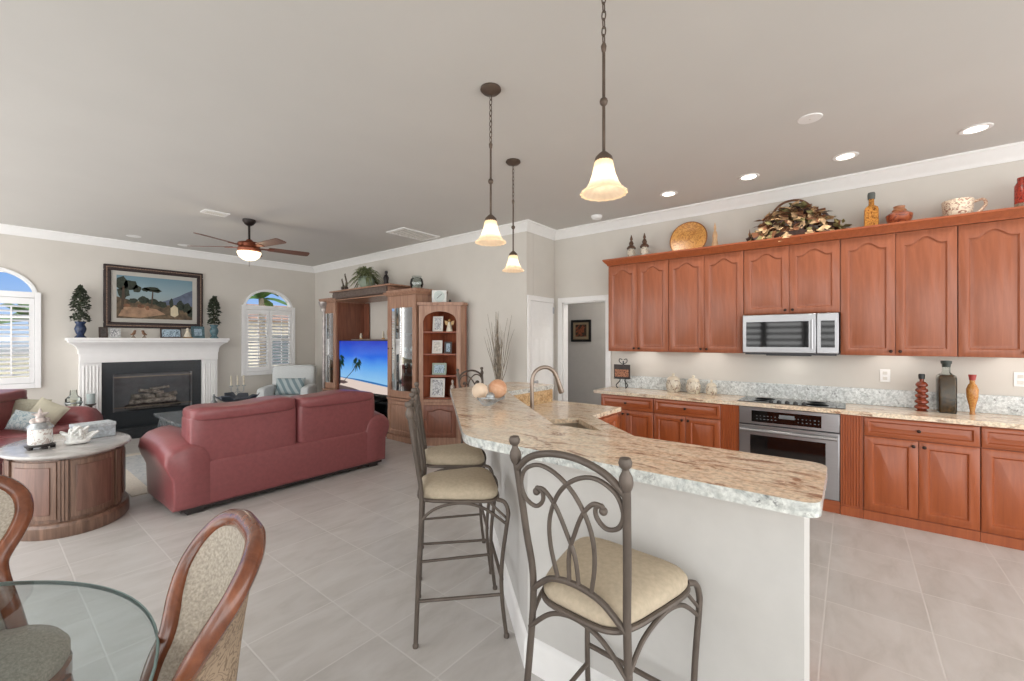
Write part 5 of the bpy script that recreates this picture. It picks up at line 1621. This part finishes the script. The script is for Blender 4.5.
for k in range(n):
    xa, xb = .06 + (Wc - .12) * k / n, .06 + (Wc - .12) * (k + 1) / n
    f_ = lambda x: 1.78 + .135 * max(0, 1 - ((x - Wc / 2) / (Wc / 2 - .06)) ** 2) ** .5
    za, zb = f_(xa), f_(xb)
    fr.add([(xa, -.018, za), (xb, -.018, zb), (xb, -.018, 1.999), (xa, -.018, 1.999), (xa, -.0005, za), (xb, -.0005, zb), (xb, -.0005, 1.999), (xa, -.0005, 1.999)], [(0, 1, 2, 3), (7, 6, 5, 4), (0, 4, 5, 1), (3, 2, 6, 7)])
obj('face_frame', fr, unit_w, t)
lw_ = obj('lower_front', MB().box(0, Wc, -.018, -.0005, .08, .655), unit_w, t)
obj('ledge', MB().box(-.012, Wc + .012, -.035, -.0182, .62, .66), unit_w, lw_, bevel=.006)
ld_ = obj('lower_door', door_mb(.46, .46, .03), unit_d, t, (.07, -.0185, .12))
obj('door_handle', MB().ball((.025, -.028, .26), .011), bronze, ld_)
Mc = Matrix.Translation((3.945, 4.825, 0)) @ Matrix.Rotation(rz, 4, 'Z')
def on_shelf(x, y, z): return tuple(Mc @ V(x, y, z))
g_ = 'framed photos in the corner bookcase'
for (x, y, z, w, h, fm, pm, lb) in ((.25, .10, 1.631, .15, .22, frame_w, photo_a, 'silver-white photo frame on the top shelf of the bookcase'),
                                    (.24, .10, 1.311, .15, .19, frame_w, plain('pale print', (206, 202, 192), .4, var=.2, scale=30), 'pale arched photo frame on the second shelf, left side'),
                                    (.40, .09, 1.311, .11, .17, frame_d, photo_b, 'dark-edged photo frame on the second shelf, right side'),
                                    (.27, .10, 1.001, .21, .17, celadon, photo_b, 'wide pale green photo frame on the third shelf of the bookcase'),
                                    (.25, .07, .681, .21, .27, frame_w, photo_a, 'largest white photo frame on the bottom shelf of the bookcase')):
    px3 = on_shelf(x, y, z)
    photo_frame(px3[0], px3[1], px3[2], rz - .1, w, h, fm, pm, lb, .14, g_, b=.025)
t = thing('angel_figurine', 'small white and gold angel figurine right of the frame on the top shelf', 'figurine', on_shelf(.42, .09, 1.631), rz)
obj('robe', MB().lathe([(0, 0), (.05, 0), (.045, .03), (.02, .12), (.014, .14), (0, .145)], n=14), cream_c, t)
obj('head', MB().ball((0, 0, .16), .02), plain('angel hair', (186, 146, 92), .5), t)
for s in (-1, 1):
    obj('wing', MB().prism([(0, 0), (s * .06, .03), (s * .07, .09), (s * .03, .08)][::s], 0, .008, M=Matrix.Translation((0, .012, .07)) @ Matrix.Rotation(PI / 2, 4, 'X')), plain('wing gold', (196, 158, 104), .4), t)
t = thing('wood_figurine', 'carved brown and white figurine in the right of the bottom bookcase shelf', 'figurine', on_shelf(.47, .07, .681), rz)
obj('base', MB().lathe([(0, 0), (.04, 0), (.035, .02), (0, .02)], n=14), frame_d, t)
obj('figure', MB().lathe([(0, .0205), (.03, .03), (.028, .1), (.036, .15), (.014, .19), (.022, .215), (.02, .24), (0, .255)], n=14), pattern('figure paint', (206, 196, 186), (120, 84, 64), 30, .5), t)
t = thing('square_clock', 'square white desk clock standing on top of the corner bookcase', 'clock', on_shelf(.27, .10, 2.0455), rz + .1)
obj('body', MB().box(-.105, .105, 0, .03, 0, .185), plain('clock white', (222, 224, 220), .35), t, bevel=.004)
obj('face', MB().lathe([(0, 0), (.078, 0), (.08, .004), (0, .004)], n=32, M=Matrix.Translation((0, -.0005, .095)) @ Matrix.Rotation(PI / 2, 4, 'X')), plain('clock face', (196, 206, 202), .3), t)
obj('hand', MB().box(-.003, .003, -.0075, -.0055, -.01, .055, M=Matrix.Translation((0, 0, .095)) @ Matrix.Rotation(.8, 4, 'Y')), black_m, t)
obj('hand', MB().box(-.003, .003, -.0095, -.0077, -.01, .045, M=Matrix.Translation((0, 0, .095)) @ Matrix.Rotation(-2.3, 4, 'Y')), black_m, t)
t = thing('black_trinket', 'tiny black trinket beside the square clock on the bookcase', 'ornament', on_shelf(.43, .07, 2.0455))
obj('base', MB().lathe([(0, 0), (.02, 0), (.018, .012), (0, .012)], n=12), black_m, t)
obj('ball', MB().ball((0, 0, .03), .018), black_m, t)
# on the shelf over the television
t = thing('shelf_figurine', 'cream jar figurine with a dark cap on the shelf above the television', 'figurine', (4.3, 5.96, 1.5255))
obj('body', MB().lathe([(0, 0), (.06, 0), (.075, .05), (.08, .12), (.06, .2), (.04, .23), (0, .23)], n=18), pattern('jar figure', (196, 174, 148), (148, 116, 90), 16, .5), t)
obj('cap', MB().lathe([(0, .2305), (.05, .2305), (.055, .26), (.035, .30), (0, .305)], n=16), frame_d, t)
for s in (-1, 1):
    obj('handle', MB().tube(spline([(0, s * .055, .2), (0, s * .1, .17), (0, s * .095, .1), (0, s * .075, .06)], 4), .007, 8), plain('jar handle', (170, 146, 120), .5), t)
for y, h, lb in ((6.87, .10, 'small cream candle at the left of the shelf above the television'), (6.2, .13, 'small white figurine left of the cream jar figurine above the television')):
    t = thing('small_ornament', lb, 'ornament', (4.3, y, 1.5255), 0, 'small ornaments on the shelf above the television')
    obj('base', MB().lathe([(0, 0), (.03, 0), (.026, .015), (0, .015)], n=12), gold, t)
    obj('stem', MB().lathe([(0, .0155), (.02, .0155), (.022, h * .6), (.012, h * .8), (.014, h), (0, h + .005)], n=12), cream_c, t)

# things in the lit glass pier
gr = random.Random(6)
for z in (.9885, 1.2285):
    for k in range(3):
        y = 5.05 + .15 * k
        t = thing('glass_goblet', ('%s goblet on the %s glass shelf of the right pier' % (('right', 'middle', 'left')[k], 'lower' if z < 1.1 else 'middle')), 'goblet', (4.12, y, z), 0, 'goblets in the glass pier')
        obj('foot', MB().lathe([(0, 0), (.035, 0), (.006, .012), (.006, .07), (0, .07)], n=14), silver, t)
        obj('cup', MB().lathe([(.006, .0705), (.03, .09), (.036, .13), (.03, .17)], n=14, cap=False), pane('goblet glass', (190, 196, 196), 1.5, .12), t)

# dried branches in a floor vase
t = thing('branch_vase', 'tall bundle of dry grey branches in a vase against the wall behind the bar', 'vase', (4.26, 3.60, 0))
obj('vase', MB().lathe([(0, 0), (.1, 0), (.13, .1), (.15, .3), (.12, .55), (.07, .72), (.075, .80), (.06, .80), (.05, .7), (0, .7)], n=24), plain('vase taupe', (150, 136, 120), .4, var=.1), t)
tb = random.Random(21)
for k in range(46):
    a = tb.uniform(R(75), R(285)) if k % 3 else tb.uniform(-PI, PI); sp = tb.choice((.03, .05, .08, .16, .24)) * tb.uniform(.6, 1.1); h = tb.uniform(1.35, 1.88)
    pts = [V(tb.uniform(-.03, .03), tb.uniform(-.03, .03), .72)]
    for i in range(1, 6):
        s = i / 5
        pts.append(V(min(.17, math.cos(a) * sp * s ** 1.3) + tb.uniform(-.012, .012), math.sin(a) * sp * s ** 1.3 + tb.uniform(-.012, .012), .72 + (h - .72) * s))
    obj('branch', MB().tube(pts, [.006, .0055, .005, .004, .003, .0015], 5), twig_m, t)

# ================================================================== DINING SET
TX, TY, TR = -.475, 1.53, .782
t = thing('dining_table', 'round clear glass dining table top in the lower left corner', 'table', (TX, TY, 0))
gt = MB()
for z in (.724, .736):
    ring = [((TR - .006) * math.cos(2 * PI * k / 96), (TR - .006) * math.sin(2 * PI * k / 96), z) for k in range(96)]
    gt.add(ring, [tuple(range(96))])
tp = obj('glass_top', gt, tglass, t)
ed = MB()
ed.loops([[(r_ * math.cos(2 * PI * k / 96), r_ * math.sin(2 * PI * k / 96), z) for k in range(96)] for r_, z in ((TR - .006, .736), (TR - .0015, .735), (TR, .731), (TR - .002, .726), (TR - .006, .724))], cap0=False, cap1=False)
obj('glass_edge', ed, plain('glass rim', (132, 154, 152), .6, var=.05, spec=.15), t)
obj('pedestal', MB().lathe([(0, 0), (.3, 0), (.3, .03), (.2, .06), (.1, .12), (.07, .25), (.1, .42), (.08, .55), (.16, .66), (.2, .70), (.2, .7235), (0, .7235)], n=32), walnut, t)


def dining_chair(label):
    """x = forward (toward the table), y = left, z up; origin on the floor under the back's centre line"""
    t = thing('dining_chair', label, 'chair', group='balloon back dining chairs')
    half = [(0, -.022, 1.003), (.08, -.018, 1.0), (.158, .008, .98), (.198, .05, .928), (.196, .09, .868), (.168, .115, .81), (.138, .128, .765), (.120, .14, .725), (.121, .165, .665), (.14, .185, .56), (.16, .18, .46)]
    hs = spline(half, 4)
    full = [V(p.y, p.x, p.z) for p in reversed(hs)] + [V(p.y, -p.x, p.z) for p in hs[1:]]
    obj('back_rail', MB().tube(full, .025, 12, flat=.9), walnut, t)
    cd = lambda z: -.02 + .06 * (1 - (z - .46) / .54)
    def panel(off, inset):
        rows = []
        for p in hs[2:]:
            w = max(p.x - inset, .004)
            rows.append([V(cd(p.z) + (p.y - cd(p.z)) * (2 * j / 16 - 1) ** 2 + off, w * (2 * j / 16 - 1), p.z - .004) for j in range(17)])
        return rows
    f_, b_ = panel(.012, .012), panel(-.014, .008)
    mb = MB().loops(f_, closed=False, cap0=False, cap1=False)
    obj('back_pad', mb, fab_cham, t)
    mb = MB().loops(b_, closed=False, cap0=False, cap1=False)
    obj('back_cover', mb, paisley, t)
    def so_(k, z): return [(.31 + .225 * k * math.cos(2 * PI * i / 36), (.225) * k * math.sin(2 * PI * i / 36) * (1 + .08 * math.cos(2 * PI * i / 36)), z) for i in range(36)]
    obj('seat', MB().loops([so_(.97, .43), so_(1, .445), so_(1, .475), so_(.93, .50), so_(.7, .515), so_(.3, .52)]), fab_cham, t, ang=60)
    obj('seat_rail', MB().loops([so_(.98, .36), so_(1.02, .37), so_(1.02, .425), so_(.98, .4295)]), walnut, t)
    for sx, sy in ((.13, .16), (.13, -.16), (.47, .16), (.47, -.16)):
        k = -1 if sx < .3 else 1
        obj('leg', MB().tube(spline([(sx, sy, .40), (sx + .015 * k, sy * 1.05, .30), (sx, sy, .15), (sx + .0 * k, sy, .06), (sx + .03 * k, sy * 1.08, .012), (sx + .03 * k, sy * 1.08, 0)], 4), [.03] * 5 + [.026] * 4 + [.02] * 4 + [.018] * 8, 10), walnut, t)
    return t


c2 = dining_chair('carved balloon-back dining chair right of the glass table, seen from behind')
c2.location = (.435, 1.262, 0); c2.rotation_euler.z = R(172)
dup(c2, (-.10, 2.42, 0), R(-76), 'carved balloon-back dining chair beyond the glass table at the left edge')
